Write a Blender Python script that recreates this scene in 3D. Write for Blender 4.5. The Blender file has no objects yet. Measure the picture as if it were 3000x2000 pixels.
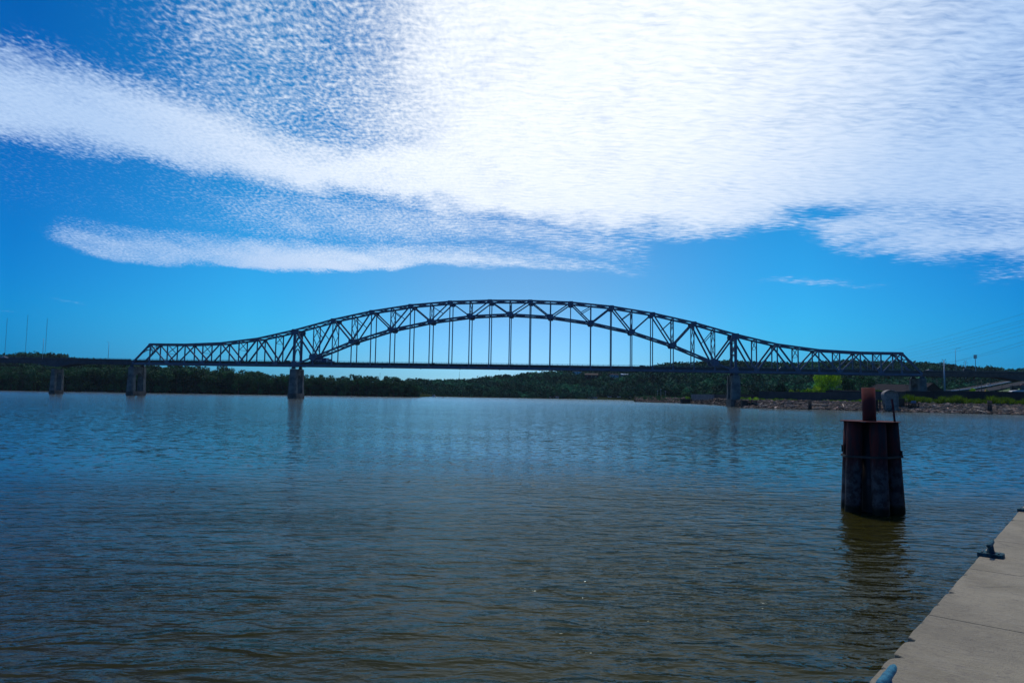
import bpy, bmesh, math, random
import numpy as np
from mathutils import Vector, Matrix
R = math.radians
rng = np.random.default_rng(7); random.seed(7)
scene = bpy.context.scene
C = scene.collection

# ------------------------------------------------------------------ camera
CAM_F, PITCH, ROLL, EYE = 2040.0, 4.303, 1.004, 5.0      # focal length in thousandths of the 36 mm gate
cam_d = bpy.data.cameras.new('camera'); cam = bpy.data.objects.new('camera', cam_d); C.objects.link(cam)
cam_d.sensor_width = 36; cam_d.lens = CAM_F / 3000 * 36; cam_d.clip_start = .1; cam_d.clip_end = 20000
cam.location = (0, 0, EYE)
cam.rotation_euler = (Matrix.Rotation(R(90 + PITCH), 4, 'X') @ Matrix.Rotation(R(ROLL), 4, 'Z')).to_euler()
scene.camera = cam
scene.render.resolution_x, scene.render.resolution_y = 1024, 682

def ray(x, y):
    """direction of a sight line (units of the 3000x2000 survey photo)"""
    a, b = x - 1500, y - 1000; c, s = math.cos(R(ROLL)), math.sin(R(ROLL)); a, b = a*c + b*s, -a*s + b*c
    cp, sp = math.cos(R(PITCH)), math.sin(R(PITCH))
    return Vector((a/CAM_F, cp + b/CAM_F*sp, sp - b/CAM_F*cp))
def on_plane(x, y, z=0.0):
    d = ray(x, y); return Vector((0, 0, EYE)) + d * ((z - EYE) / d.z)
def at_depth(x, y, Y):
    d = ray(x, y); return Vector((0, 0, EYE)) + d * (Y / d.y)
def horizon(x): return 1153.5 + (x - 1500)*0.01753

# ------------------------------------------------------------------ light
SUN_EL, SUN_AZ = 70.0, 4.0          # azimuth clockwise from +Y
scene.view_settings.view_transform = 'Standard'; scene.view_settings.look = 'None'
scene.view_settings.gamma = 1; scene.view_settings.exposure = 0.0
scene.view_settings.use_curve_mapping = False
sd = bpy.data.lights.new('sun', 'SUN'); sd.energy = 2.3; sd.angle = R(.5); sd.color = (1, .93, .82)
sun = bpy.data.objects.new('sun', sd); C.objects.link(sun)
sdir = Vector((math.sin(R(SUN_AZ))*math.cos(R(SUN_EL)), math.cos(R(SUN_AZ))*math.cos(R(SUN_EL)), math.sin(R(SUN_EL))))
sun.rotation_euler = sdir.to_track_quat('Z', 'Y').to_euler()

class NT:
    """tiny helper to write node maths"""
    def __init__(s, tree): s.t = tree; s.n = tree.nodes; s.l = tree.links
    def add(s, typ, **kw):
        n = s.n.new(typ)
        for k, v in kw.items(): setattr(n, k, v)
        return n
    def put(s, sock, v):
        if isinstance(v, bpy.types.NodeSocket): s.l.new(v, sock)
        else: sock.default_value = v
    def m(s, op, a, b=None, c=None, clamp=False):
        n = s.add('ShaderNodeMath', operation=op, use_clamp=clamp)
        s.put(n.inputs[0], a)
        if b is not None: s.put(n.inputs[1], b)
        if c is not None: s.put(n.inputs[2], c)
        return n.outputs[0]
    def ss(s, v, lo, hi, a=0.0, b=1.0):
        n = s.add('ShaderNodeMapRange', interpolation_type='SMOOTHSTEP')
        for i, x in enumerate((v, lo, hi, a, b)): s.put(n.inputs[i], x)
        return n.outputs[0]
    def lin(s, v, lo, hi, a=0.0, b=1.0):
        n = s.add('ShaderNodeMapRange')
        for i, x in enumerate((v, lo, hi, a, b)): s.put(n.inputs[i], x)
        return n.outputs[0]
    def curve(s, v, pts):
        n = s.add('ShaderNodeFloatCurve'); cu = n.mapping.curves[0]; n.mapping.extend = 'HORIZONTAL'
        pts = sorted(pts)
        cu.points[0].location = pts[0]; cu.points[1].location = pts[-1]
        for p in pts[1:-1]: cu.points.new(*p)
        n.mapping.update(); s.put(n.inputs['Value'], v); return n.outputs[0]
    def noise(s, vec, scale, detail=3, rough=.55, dist=0.0, out=0, dim='3D'):
        n = s.add('ShaderNodeTexNoise', noise_dimensions=dim)
        if vec is not None: s.l.new(vec, n.inputs['Vector'])
        n.inputs['Scale'].default_value = scale; n.inputs['Detail'].default_value = detail
        n.inputs['Roughness'].default_value = rough; n.inputs['Distortion'].default_value = dist
        return n.outputs[out]
    def mix(s, f, a, b, mode='MIX'):
        n = s.add('ShaderNodeMix', data_type='RGBA', blend_type=mode); n.clamp_factor = True
        s.put(n.inputs[0], f)
        for i, x in ((6, a), (7, b)):
            if isinstance(x, tuple) and len(x) == 3: x = (*x, 1)
            s.put(n.inputs[i], x)
        return n.outputs[2]
    def xyz(s, x, y, z):
        n = s.add('ShaderNodeCombineXYZ')
        for i, v in enumerate((x, y, z)): s.put(n.inputs[i], v)
        return n.outputs[0]

world = bpy.data.worlds.new('World'); scene.world = world; world.use_nodes = True
nt = world.node_tree; nt.nodes.clear(); N = NT(nt)
sky = N.add('ShaderNodeTexSky', sky_type='NISHITA'); sky.sun_disc = False
sky.sun_elevation = R(SUN_EL); sky.sun_rotation = R(SUN_AZ); sky.air_density = 1.0; sky.dust_density = .4; sky.ozone_density = 4.0
tc = N.add('ShaderNodeTexCoord'); gen = tc.outputs['Generated']
sep = N.add('ShaderNodeSeparateXYZ'); N.l.new(gen, sep.inputs[0]); dx, dy, dz = sep.outputs
az = N.m('MULTIPLY', N.m('ARCTAN2', dx, dy), 180/math.pi)      # degrees
el = N.m('MULTIPLY', N.m('ARCSINE', dz), 180/math.pi)
T = N.lin(az, -60, 60)
def ae(x, y):
    d = ray(x, y).normalized(); return math.degrees(math.atan2(d.x, d.y)), math.degrees(math.asin(d.z))
def cpts(pts, hi=90.0):
    r = []
    for x, y in pts:
        a, e = ae(x, y) if y is not None else (ae(x, 0)[0], 88); r.append(((a+60)/120, min(e, hi)/90))
    return r
def vpts(pts): return [((ae(x, 500)[0]+60)/120, v) for x, v in pts]
def edge(pts): return N.m('MULTIPLY', N.curve(T, cpts(pts)), 90.0)
# ragged the borders with slow noise
pu = N.m('DIVIDE', dx, N.m('ADD', N.m('MAXIMUM', dz, 0.0), .06)); pv = N.m('DIVIDE', dy, N.m('ADD', N.m('MAXIMUM', dz, 0.0), .06))
pvec = N.xyz(pu, N.m('MULTIPLY', pv, .62), 0.0)
rag = N.m('MULTIPLY', N.m('SUBTRACT', N.noise(pvec, 2.6, 5, .62), .5), 5.0)
elr = N.m('ADD', el, rag)
up = edge([(-700, 20), (0, 135), (300, 205), (600, 290), (900, 390), (1150, 380), (1300, 330), (1600, 300), (4000, 300)])
lo = edge([(-600, 330), (0, 392), (300, 466), (600, 530), (800, 572), (1000, 590), (1200, 625), (1500, 655), (1700, 683), (2000, 693), (2200, 690), (2330, 668), (2450, 712), (2700, 752), (3000, 785), (3600, 850)])
main_in = N.m('MULTIPLY', N.ss(N.m('SUBTRACT', up, elr), -2.2, 2.8), N.ss(N.m('SUBTRACT', elr, lo), -1.2, 2.2))
dens_up = N.curve(T, vpts([(-800, .6), (-300, .2), (0, .02), (250, .08), (480, .26), (650, .42), (900, .40), (1050, .50), (1200, .72), (1350, .9), (1600, 1.0), (2100, .98), (2700, .86), (4000, .8)]))
above = N.m('MULTIPLY', N.ss(N.m('SUBTRACT', elr, lo), .3, 2.5), dens_up)
cov = N.m('MAXIMUM', main_in, above)
lu = edge([(-300, 600), (120, 640), (400, 668), (700, 700), (1000, 715), (1500, 722), (1750, 765), (1960, 812), (2300, 820)])
ll = edge([(-300, 690), (120, 715), (350, 768), (600, 778), (900, 800), (1100, 792), (1400, 780), (1700, 800), (1960, 822), (2300, 826)])
el2 = N.m('ADD', el, N.m('MULTIPLY', rag, .35))
lband = N.m('MULTIPLY', N.ss(N.m('SUBTRACT', lu, el2), -.9, 1.3), N.ss(N.m('SUBTRACT', el2, ll), -.25, .5))
lband = N.m('MULTIPLY', lband, N.curve(T, vpts([(-100, 0), (90, .0), (200, .55), (500, .62), (700, .8), (900, .98), (1100, .8), (1400, .62), (1700, .5), (1900, .34), (2050, 0), (2200, 0)])))
cov = N.m('MAXIMUM', cov, lband)
wedge = N.m('MULTIPLY', N.m('MULTIPLY', N.ss(N.m('SUBTRACT', el2, lu), -1.0, 1.4), N.ss(N.m('SUBTRACT', lo, el2), -1.5, .5)),
            N.curve(T, vpts([(300, .12), (600, .22), (850, .42), (1100, .5), (1400, .5), (1700, .46), (1900, .2), (2000, 0), (2200, 0)])))
cov = N.m('MAXIMUM', cov, wedge)
def blob(x, y, hw, hh, rot, amp):
    a0, e0 = ae(x, y); k = .027
    u = N.m('SUBTRACT', az, a0); v = N.m('SUBTRACT', el2, e0); c, s = math.cos(R(rot)), math.sin(R(rot))
    uu = N.m('DIVIDE', N.m('ADD', N.m('MULTIPLY', u, c), N.m('MULTIPLY', v, s)), hw*k)
    vv = N.m('DIVIDE', N.m('SUBTRACT', N.m('MULTIPLY', v, c), N.m('MULTIPLY', u, s)), hh*k)
    q = N.m('ADD', N.m('MULTIPLY', uu, uu), N.m('MULTIPLY', vv, vv))
    return N.m('MULTIPLY', N.m('EXPONENT', N.m('MULTIPLY', q, -1.0)), amp)
cov = N.m('SUBTRACT', cov, blob(2400, 618, 110, 26, -6, .85))
cov = N.m('SUBTRACT', cov, blob(2850, 640, 260, 45, -10, .38))
cov = N.m('ADD', cov, blob(2390, 828, 150, 9, -4, .42))
cov = N.m('ADD', cov, blob(20, 912, 26, 3.5, 0, .35))
cov = N.m('ADD', cov, blob(200, 885, 60, 4, -6, .22))
cov = N.m('MULTIPLY', N.m('MULTIPLY', cov, N.ss(el, 2.0, 7.0)), N.ss(dy, -.05, .35))  # clouds faded from the unseen sky behind the camera to dim ambient light
# altocumulus grains: rolled fields of small puffs on a flat cloud deck
warp = N.noise(pvec, 6.0, 3, .6, out=1)
wv = N.add('ShaderNodeVectorMath', operation='MULTIPLY_ADD'); N.l.new(warp, wv.inputs[0]); wv.inputs[1].default_value = (.045, .045, .0); N.l.new(pvec, wv.inputs[2])
puff = N.noise(wv.outputs[0], 76.0, 3, .5)
mp = N.add('ShaderNodeMapping'); N.l.new(wv.outputs[0], mp.inputs[0]); mp.inputs['Rotation'].default_value = (0, 0, R(-24)); mp.inputs['Scale'].default_value = (16, 90, 1)
ripple = N.noise(mp.outputs[0], 1.0, 3, .5)
rmix = N.curve(T, vpts([(0, .25), (1000, .3), (1500, .7), (2200, .9), (3000, .9)]))
grain = N.m('ADD', N.m('MULTIPLY', puff, N.m('SUBTRACT', 1.0, rmix)), N.m('MULTIPLY', ripple, rmix))
grain = N.m('SUBTRACT', grain, .5)
patch = N.m('SUBTRACT', N.noise(pvec, 5.0, 4, .6), .5)
amp_g = N.lin(cov, .3, .95, 2.7, .9)
cc_ = N.m('ADD', N.m('SUBTRACT', N.m('MULTIPLY', cov, 1.45), .40), N.m('ADD', N.m('MULTIPLY', grain, amp_g), N.m('MULTIPLY', patch, .9)))
alpha = N.m('MULTIPLY', N.ss(cc_, -.30, 1.15, 0.0, .98), N.ss(cov, .0, .30))
sd3 = N.add('ShaderNodeVectorMath', operation='DOT_PRODUCT'); N.l.new(gen, sd3.inputs[0]); gl = Vector((math.sin(R(1))*math.cos(R(34)), math.cos(R(1))*math.cos(R(34)), math.sin(R(34)))); sd3.inputs[1].default_value = gl
near_sun = sd3.outputs['Value']
cl = N.ss(near_sun, .83, .985)
ccol = N.mix(cl, (.46, .64, .93), (.97, 1.03, 1.10))
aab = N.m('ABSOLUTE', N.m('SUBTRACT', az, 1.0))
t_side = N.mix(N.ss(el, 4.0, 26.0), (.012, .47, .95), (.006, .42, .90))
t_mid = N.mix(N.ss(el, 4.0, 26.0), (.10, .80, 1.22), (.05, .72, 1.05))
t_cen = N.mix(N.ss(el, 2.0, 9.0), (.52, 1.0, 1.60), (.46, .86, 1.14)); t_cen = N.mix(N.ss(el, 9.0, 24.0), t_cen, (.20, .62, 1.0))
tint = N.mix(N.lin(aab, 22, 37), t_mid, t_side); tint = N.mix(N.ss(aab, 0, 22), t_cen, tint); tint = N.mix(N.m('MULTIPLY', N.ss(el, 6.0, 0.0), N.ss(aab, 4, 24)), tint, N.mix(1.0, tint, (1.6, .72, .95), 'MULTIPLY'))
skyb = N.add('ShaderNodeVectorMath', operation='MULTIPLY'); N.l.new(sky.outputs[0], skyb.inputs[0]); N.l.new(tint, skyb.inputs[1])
ccol = N.mix(1.0, ccol, N.xyz(*[N.m('ADD', 1.0, N.m('MULTIPLY', grain, k_)) for k_ in (.50, .32, .15)]), 'MULTIPLY')
cls = N.add('ShaderNodeVectorMath', operation='SCALE'); N.l.new(ccol, cls.inputs[0]); cls.inputs['Scale'].default_value = 10.0
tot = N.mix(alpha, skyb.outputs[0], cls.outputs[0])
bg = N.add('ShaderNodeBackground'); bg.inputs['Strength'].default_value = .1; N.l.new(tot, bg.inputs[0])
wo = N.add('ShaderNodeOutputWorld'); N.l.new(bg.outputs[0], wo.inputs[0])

# ------------------------------------------------------------------ materials
def mat(name, col, rough=.7, metal=0.0, var=.0, scale=1.0, col2=None, bump=0.0, bscale=None, spec=.5, attr=None, trans=None):
    m = bpy.data.materials.new(name); m.use_nodes = True; n = NT(m.node_tree); b = m.node_tree.nodes['Principled BSDF']
    b.inputs['Roughness'].default_value = rough; b.inputs['Metallic'].default_value = metal; b.inputs['Specular IOR Level'].default_value = spec
    t = n.add('ShaderNodeTexCoord'); base = (*col, 1)
    if col2 is None: col2 = tuple(c*(1-var) for c in col)
    f = n.ss(n.noise(t.outputs['Object'], scale, 5, .6), .35, .65)
    c = n.mix(f, col, col2)
    if attr:
        a = n.add('ShaderNodeAttribute', attribute_name=attr); c = n.mix(1.0, c, a.outputs['Color'], 'MULTIPLY')
    n.l.new(c, b.inputs['Base Color'])
    if bump:
        bn = n.add('ShaderNodeBump'); bn.inputs['Strength'].default_value = bump; bn.inputs['Distance'].default_value = .05
        n.l.new(n.noise(t.outputs['Object'], bscale or scale*3, 5, .65), bn.inputs['Height']); n.l.new(bn.outputs[0], b.inputs['Normal'])
    if trans:
        tr = n.add('ShaderNodeBsdfTranslucent'); n.l.new(c, tr.inputs[0]); mx = n.add('ShaderNodeMixShader'); mx.inputs[0].default_value = trans
        n.l.new(b.outputs[0], mx.inputs[1]); n.l.new(tr.outputs[0], mx.inputs[2]); n.l.new(mx.outputs[0], m.node_tree.nodes['Material Output'].inputs[0])
    return m
M = dict(
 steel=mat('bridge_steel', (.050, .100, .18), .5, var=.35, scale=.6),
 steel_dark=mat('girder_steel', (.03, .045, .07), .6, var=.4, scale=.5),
 girder_brown=mat('weathered_girder', (.12, .092, .082), .8, var=.35, scale=.6),
 deck=mat('road_deck', (.05, .05, .05), .85, var=.3, scale=.4),
 pier=mat('pier_concrete', (.17, .165, .155), .9, var=.5, scale=.35, bump=.4, bscale=1.5),
 plinth=mat('pier_base_concrete', (.13, .10, .085), .9, var=.5, scale=.5),
 rust=mat('rusty_red_steel', (.115, .018, .016), .85, scale=1.3, col2=(.065, .024, .024), bump=.25, bscale=6, spec=.2),
 rust_low=mat('weathered_pile_steel', (.070, .058, .060), .75, scale=2.0, col2=(.12, .030, .024), bump=.3, bscale=5, spec=.25),
 rust_dark=mat('dark_steel_band', (.022, .015, .014), .6, var=.3, scale=3),
 teal=mat('chipped_teal_paint', (.002, .085, .15), .55, spec=.25, scale=22, col2=(.02, .19, .29), bump=.5, bscale=40),
 wood=mat('old_timber', (.025, .022, .02), .9, var=.4, scale=2),
 drift=mat('bleached_driftwood', (.40, .34, .28), .9, var=.4, scale=2),
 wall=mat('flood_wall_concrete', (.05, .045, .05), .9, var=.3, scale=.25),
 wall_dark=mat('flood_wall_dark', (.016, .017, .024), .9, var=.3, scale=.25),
 hood=mat('grey_outfall_shell', (.24, .215, .20), .85, var=.3, scale=.8),
 grass=mat('bank_grass_mat', (.05, .10, .012), .9, scale=.15, col2=(.025, .055, .01)),
 ground=mat('ground_mat', (.022, .032, .014), 1, scale=.03, col2=(.014,  .022, .010), spec=0),
 sand=mat('bank_soil', (.07, .06, .045), .95, scale=.2, col2=(.06, .055, .04)),
 leaf=mat('foliage', (.012, .080, .026), .75, scale=.12, col2=(.007, .045, .022), attr='tint', spec=.2, trans=.25),
 leaf_b=mat('bright_foliage', (.17, .32, .010), .75, scale=.4, col2=(.09, .20, .008), attr='tint', spec=.2, trans=.5),
 leaf_f=mat('bluff_foliage', (.007, .062, .034), .8, scale=.03, col2=(.004, .036, .028), attr='tint', spec=.1, trans=.2),
 bark=mat('bark', (.05, .04, .03), .95, var=.3, scale=2),
 rock=mat('riprap_stone', (.085, .064, .056), .95, scale=.6, col2=(.028, .022, .022), attr='tint'),
 white=mat('white_paint', (.55, .57, .6), .5, var=.1, scale=.5),
 pole=mat('pale_steel_pole', (.30, .38, .44), .5, var=.15, scale=.5),
 dark=mat('dark_metal', (.02, .022, .025), .5, var=.2, scale=1),
 roof=mat('grey_roof', (.024, .022, .028), .95, spec=.1, var=.2, scale=.4),
 brick=mat('dark_brick', (.05, .035, .03), .9, var=.3, scale=.6),
 glass=mat('dark_glass', (.015, .018, .022), .15, var=.1, scale=1),
 tyre=mat('tyre_rubber', (.012, .012, .012), .9, var=.1, scale=1),
 black=mat('black_car_paint', (.012, .013, .016), .3, var=.1, scale=1),
 red=mat('dark_red_car_paint', (.14, .012, .012), .3, var=.1, scale=1),
 silver=mat('silver_car_paint', (.35, .37, .4), .35, var=.1, scale=1),
 blue=mat('deep_blue_trailer', (.006, .012, .10), .4, var=.15, scale=.7),
 road=mat('ramp_asphalt', (.024, .023, .027), .95, spec=.1, var=.2, scale=.2),
 yellow=mat('yellow_sign', (.5, .36, .03), .6, var=.1, scale=1),
 redlogo=mat('red_logo', (.45, .02, .03), .5, var=.05, scale=1),
 lamp=mat('lamp_glass', (.6, .6, .6), .4, var=.05, scale=1),
 orange=mat('ochre_tarp', (.42, .27, .05), .8, var=.3, scale=.6),
)

# ------------------------------------------------------------------ object helpers
def tag(o, label=None, cat=None, group=None, kind=None):
    if label: o['label'] = label
    if cat: o['category'] = cat
    if group: o['group'] = group
    if kind: o['kind'] = kind
    return o
def empty(name, loc, label=None, cat=None, group=None, rz=0.0):
    o = bpy.data.objects.new(name, None); C.objects.link(o); o.location = loc; o.rotation_euler.z = rz
    o.empty_display_size = .5
    return tag(o, label, cat, group)
def copy_tree(o, parent=None):
    c = o.copy(); C.objects.link(c)
    if parent is not None: c.parent = parent
    for ch in list(o.children): copy_tree(ch, c)
    return c
class MB:
    def __init__(s): s.v = []; s.f = []
    def add(s, vs, fs):
        k = len(s.v); s.v += [tuple(v) for v in vs]; s.f += [tuple(i+k for i in f) for f in fs]; return s
    def box(s, lo, hi, mx=None):
        x0, y0, z0 = lo; x1, y1, z1 = hi
        vs = [Vector(p) for p in ((x0,y0,z0),(x1,y0,z0),(x1,y1,z0),(x0,y1,z0),(x0,y0,z1),(x1,y0,z1),(x1,y1,z1),(x0,y1,z1))]
        if mx is not None: vs = [mx @ v for v in vs]
        return s.add(vs, [(0,3,2,1),(4,5,6,7),(0,1,5,4),(1,2,6,5),(2,3,7,6),(3,0,4,7)])
    def beam(s, a, b, w, d, side=None):
        """box beam from a to b; w across (along side), d in the third direction"""
        a, b = Vector(a), Vector(b); ax = (b-a).normalized()
        side = Vector(side) if side is not None else Vector((0, 0, 1)).cross(ax)
        if side.length < 1e-4: side = Vector((1, 0, 0))
        side = (side - ax*side.dot(ax)).normalized(); up = ax.cross(side)
        vs = []
        for p in (a, b):
            for i, j in ((-1,-1),(1,-1),(1,1),(-1,1)): vs.append(p + side*(i*w/2) + up*(j*d/2))
        return s.add(vs, [(0,3,2,1),(4,5,6,7),(0,1,5,4),(1,2,6,5),(2,3,7,6),(3,0,4,7)])
    def tube(s, pts, r, n=8, cap=True):
        pts = [Vector(p) for p in pts]; rs = r if isinstance(r, (list, tuple)) else [r]*len(pts)
        k = len(s.v); prev = None
        for i, p in enumerate(pts):
            ax = (pts[min(i+1, len(pts)-1)] - pts[max(i-1, 0)]).normalized()
            u = ax.orthogonal().normalized() if prev is None else (prev - ax*prev.dot(ax)).normalized()
            prev = u; w = ax.cross(u)
            for j in range(n):
                t = 2*math.pi*j/n; s.v.append(tuple(p + (u*math.cos(t) + w*math.sin(t))*rs[i]))
        for i in range(len(pts)-1):
            for j in range(n):
                a = k+i*n+j; b = k+i*n+(j+1) % n; s.f.append((a, b, b+n, a+n))
        if cap:
            s.f.append(tuple(k+j for j in range(n-1, -1, -1))); e = k+(len(pts)-1)*n; s.f.append(tuple(e+j for j in range(n)))
        return s
    def prism(s, poly, y0, y1, mx=None):
        """poly in (x,z), extruded along y"""
        n = len(poly); vs = [Vector((x, y0, z)) for x, z in poly] + [Vector((x, y1, z)) for x, z in poly]
        if mx is not None: vs = [mx @ v for v in vs]
        fs = [tuple(range(n)), tuple(range(2*n-1, n-1, -1))]
        fs += [(j, j+n, (j+1) % n + n, (j+1) % n) for j in range(n)]
        return s.add(vs, fs)
    def slab(s, poly, z0, z1):
        n = len(poly); vs = [Vector((x, y, z0)) for x, y in poly] + [Vector((x, y, z1)) for x, y in poly]
        fs = [tuple(range(n-1, -1, -1)), tuple(range(n, 2*n))] + [(j, (j+1) % n, (j+1) % n+n, j+n) for j in range(n)]
        return s.add(vs, fs)
    def build(s, name, m, parent=None, smooth=False, bevel=0, fix=True):
        me = bpy.data.meshes.new(name); me.from_pydata(s.v, [], s.f)
        if fix:
            bm = bmesh.new(); bm.from_mesh(me); bmesh.ops.recalc_face_normals(bm, faces=bm.faces[:])
            if bevel: bmesh.ops.bevel(bm, geom=bm.edges[:], offset=bevel, segments=2, affect='EDGES', clamp_overlap=True)
            bm.to_mesh(me); bm.free()
        me.materials.append(m)
        if smooth: me.polygons.foreach_set('use_smooth', [True]*len(me.polygons))
        o = bpy.data.objects.new(name, me); C.objects.link(o)
        if parent is not None: o.parent = parent
        return o
def np_mesh(name, V, F, m, tint=None, parent=None, smooth=False):
    """fast mesh from arrays, F is (n,3) or (n,4); tint is per-vertex rgb"""
    me = bpy.data.meshes.new(name); k = F.shape[1]
    me.vertices.add(len(V)); me.vertices.foreach_set('co', V.astype(np.float32).ravel())
    me.loops.add(F.size); me.loops.foreach_set('vertex_index', F.astype(np.int32).ravel())
    me.polygons.add(len(F)); me.polygons.foreach_set('loop_start', np.arange(0, F.size, k, dtype=np.int32)); me.polygons.foreach_set('loop_total', np.full(len(F), k, dtype=np.int32))
    me.update(calc_edges=True)
    if tint is not None:
        at = me.color_attributes.new('tint', 'FLOAT_COLOR', 'POINT'); at.data.foreach_set('color', np.c_[tint, np.ones(len(V))].astype(np.float32).ravel())
    me.materials.append(m)
    if smooth: me.polygons.foreach_set('use_smooth', np.ones(len(F), dtype=bool))
    o = bpy.data.objects.new(name, me); C.objects.link(o)
    if parent is not None: o.parent = parent
    return o

# ------------------------------------------------------------------ terrain
def tab(pts): xs, ys = zip(*pts); return (np.array(xs, float), np.array(ys, float))
SH = tab([(-1500, 600), (-600, 640), (0, 652), (200, 655), (400, 660), (600, 672), (800, 685), (1000, 700), (1150, 712), (1236, 722), (1252, 760), (1275, 880), (1500, 890), (1800, 880), (1852, 850), (1864, 606), (1950, 575), (2025, 545), (2100, 470), (2160, 388), (2180, 357), (2376, 347), (2600, 318), (2837, 306), (3000, 293), (3300, 270), (3900, 225), (5000, 190)])
def pxX(X, Y):   # sight-line column of a ground bearing
    return 1500 + CAM_F*np.asarray(X)/np.asarray(Y)*1.0
def shoreY(px): return np.interp(px, *SH)
SKY = tab([(-1500, 1030), (-300, 1032), (20, 1038), (100, 1034), (160, 1038), (230, 1050), (330, 1060), (450, 1075), (700, 1100), (1000, 1112), (1223, 1113), (1268, 1116), (1325, 1116), (1402, 1109), (1486, 1102), (1591, 1092), (1657, 1087), (1750, 1084), (1900, 1074), (1957, 1067), (2048, 1066), (2117, 1061), (2140, 1058), (2198, 1066), (2244, 1064), (2334, 1067), (2383, 1063), (2419, 1065), (2489, 1060), (2546, 1062), (2626, 1064), (2722, 1067), (2745, 1072), (2799, 1077), (2856, 1082), (2900, 1080), (2932, 1087), (2971, 1091), (3000, 1087), (3300, 1100), (5000, 1130)])
CR = tab([(-1500, 1000), (500, 1050), (1223, 1230), (1800, 1150), (2200, 1050), (3000, 980), (5000, 900)])
FT = tab([(-1500, 800), (500, 850), (1223, 925), (1800, 915), (1900, 790), (2100, 680), (2600, 610), (3000, 600), (5000, 600)])
TREE_H = 11.0
def height(X, Y, crest=0):
    px = pxX(X, Y); d = Y - shoreY(px)
    right = np.clip((px-1855)/8, 0, 1)
    land = np.where(d > 0, (1-right)*np.clip(d*.12, 0, 2.5) + right*np.clip(d*.30, 0, 4.4), np.maximum(d*.3, -4.1))
    ft, cr = np.interp(px, *FT), np.interp(px, *CR)
    zc = EYE + (horizon(px) - np.interp(px, *SKY))/CAM_F*cr - TREE_H
    t = np.clip((Y-ft)/(cr-ft), 0, 1); t = t*t*(3-2*t)*.6 + .4*np.sin(t*math.pi/2)
    bump = 3.0*np.sin(X*.021+1.3)*np.sin(Y*.017+X*.006) * np.clip((Y-ft)/60, 0, 1)*np.clip((cr-Y)/60, 0, 1)
    return land + np.maximum(zc-land, 0)*t + bump
nx = 520; ny = 420
cols = np.linspace(-1500, 4500, nx); Yv = np.geomspace(170, 6500, ny)
PX, YY = np.meshgrid(cols, Yv); XX = (PX-1500)/CAM_F*YY
ZZ = height(XX, YY)
V = np.c_[XX.ravel(), YY.ravel(), ZZ.ravel()]
idx = np.arange(nx*ny).reshape(ny, nx)
F = np.c_[idx[:-1, :-1].ravel(), idx[:-1, 1:].ravel(), idx[1:, 1:].ravel(), idx[1:, :-1].ravel()]
o = np_mesh('ground', V, F, M['ground'], smooth=True); tag(o, 'wooded bluffs and low river banks beyond the water', kind='structure')
bed = MB().add([(-9000, -3000, -4.2), (9000, -3000, -4.2), (9000, 12000, -4.2), (-9000, 12000, -4.2)], [(0, 1, 2, 3)]).build('river_bed', M['sand']); tag(bed, 'muddy bed of the wide river', kind='structure')

# ------------------------------------------------------------------ water
wm = bpy.data.materials.new('river_water'); wm.use_nodes = True; n = NT(wm.node_tree); b = wm.node_tree.nodes['Principled BSDF']
t = n.add('ShaderNodeTexCoord'); ob = t.outputs['Object']
b.inputs['IOR'].default_value = 1.25; b.inputs['Specular IOR Level'].default_value = .5
mud = n.mix(n.ss(n.noise(ob, .02, 3), .3, .7), (.019, .0178, .0032), (.024, .0225, .0045)); 
def wmap(rot, sx, sy):
    p = n.add('ShaderNodeMapping'); n.l.new(ob, p.inputs[0]); p.inputs['Rotation'].default_value = (0, 0, R(rot)); p.inputs['Scale'].default_value = (sx, sy, 1); return p.outputs[0]
h1 = n.noise(wmap(13, .60, 1.35), 1.0, 2, .45, .6); h2 = n.noise(wmap(-9, 1.7, 3.6), 1.0, 3, .55, .3); h3 = n.noise(wmap(6, 6.5, 11), 1.0, 2, .5)
gust = n.ss(n.noise(wmap(8, .012, .05), 1.0, 4, .6), .35, .65, .6, 1.15)
calm = n.ss(n.noise(wmap(-20, .06, .16), 1.0, 3, .6), .38, .66, .55, 1.25)
hh = n.m('ADD', n.m('ADD', n.m('MULTIPLY', n.m('POWER', h1, 2.2), .42), n.m('MULTIPLY', n.m('MULTIPLY', n.m('POWER', h2, 2.5), .20), calm)), n.m('MULTIPLY', h3, .006))
bn = n.add('ShaderNodeBump'); bn.inputs['Distance'].default_value = 1.0; n.l.new(hh, bn.inputs['Height']); n.l.new(n.m('MULTIPLY', gust, .62), bn.inputs['Strength'])
# far out, where a pixel spans many wavelets, use the slope statistics instead of the single wavelets
geo = n.add('ShaderNodeNewGeometry')
sc = n.noise(wmap(0, .9, 1.6), 1.0, 3, .6, out=1); ssx = n.add('ShaderNodeSeparateColor'); n.l.new(sc, ssx.inputs[0])
amp = n.m('MULTIPLY', gust, .32)
fleck = n.m('MULTIPLY', n.ss(n.noise(wmap(6, 2.4, 1.4), 1.0, 3, .6), .57, .68), n.ss(n.noise(wmap(-15, .05, .11), 1.0, 3, .6), .35, .65, .25, 1.0))
nx_ = n.m('MULTIPLY', n.m('SUBTRACT', ssx.outputs[0], .5), n.m('MULTIPLY', amp, 1.3)); ny_ = n.m('MULTIPLY', n.m('SUBTRACT', ssx.outputs[1], .5), amp)
far_n = n.add('ShaderNodeVectorMath', operation='NORMALIZE'); n.l.new(n.xyz(nx_, n.m('SUBTRACT', ny_, n.m('MULTIPLY', fleck, .62)), 1.0), far_n.inputs[0])
dist = n.add('ShaderNodeVectorMath', operation='LENGTH'); n.l.new(geo.outputs['Position'], dist.inputs[0])
fm = n.ss(dist.outputs['Value'], 15, 62)
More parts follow.
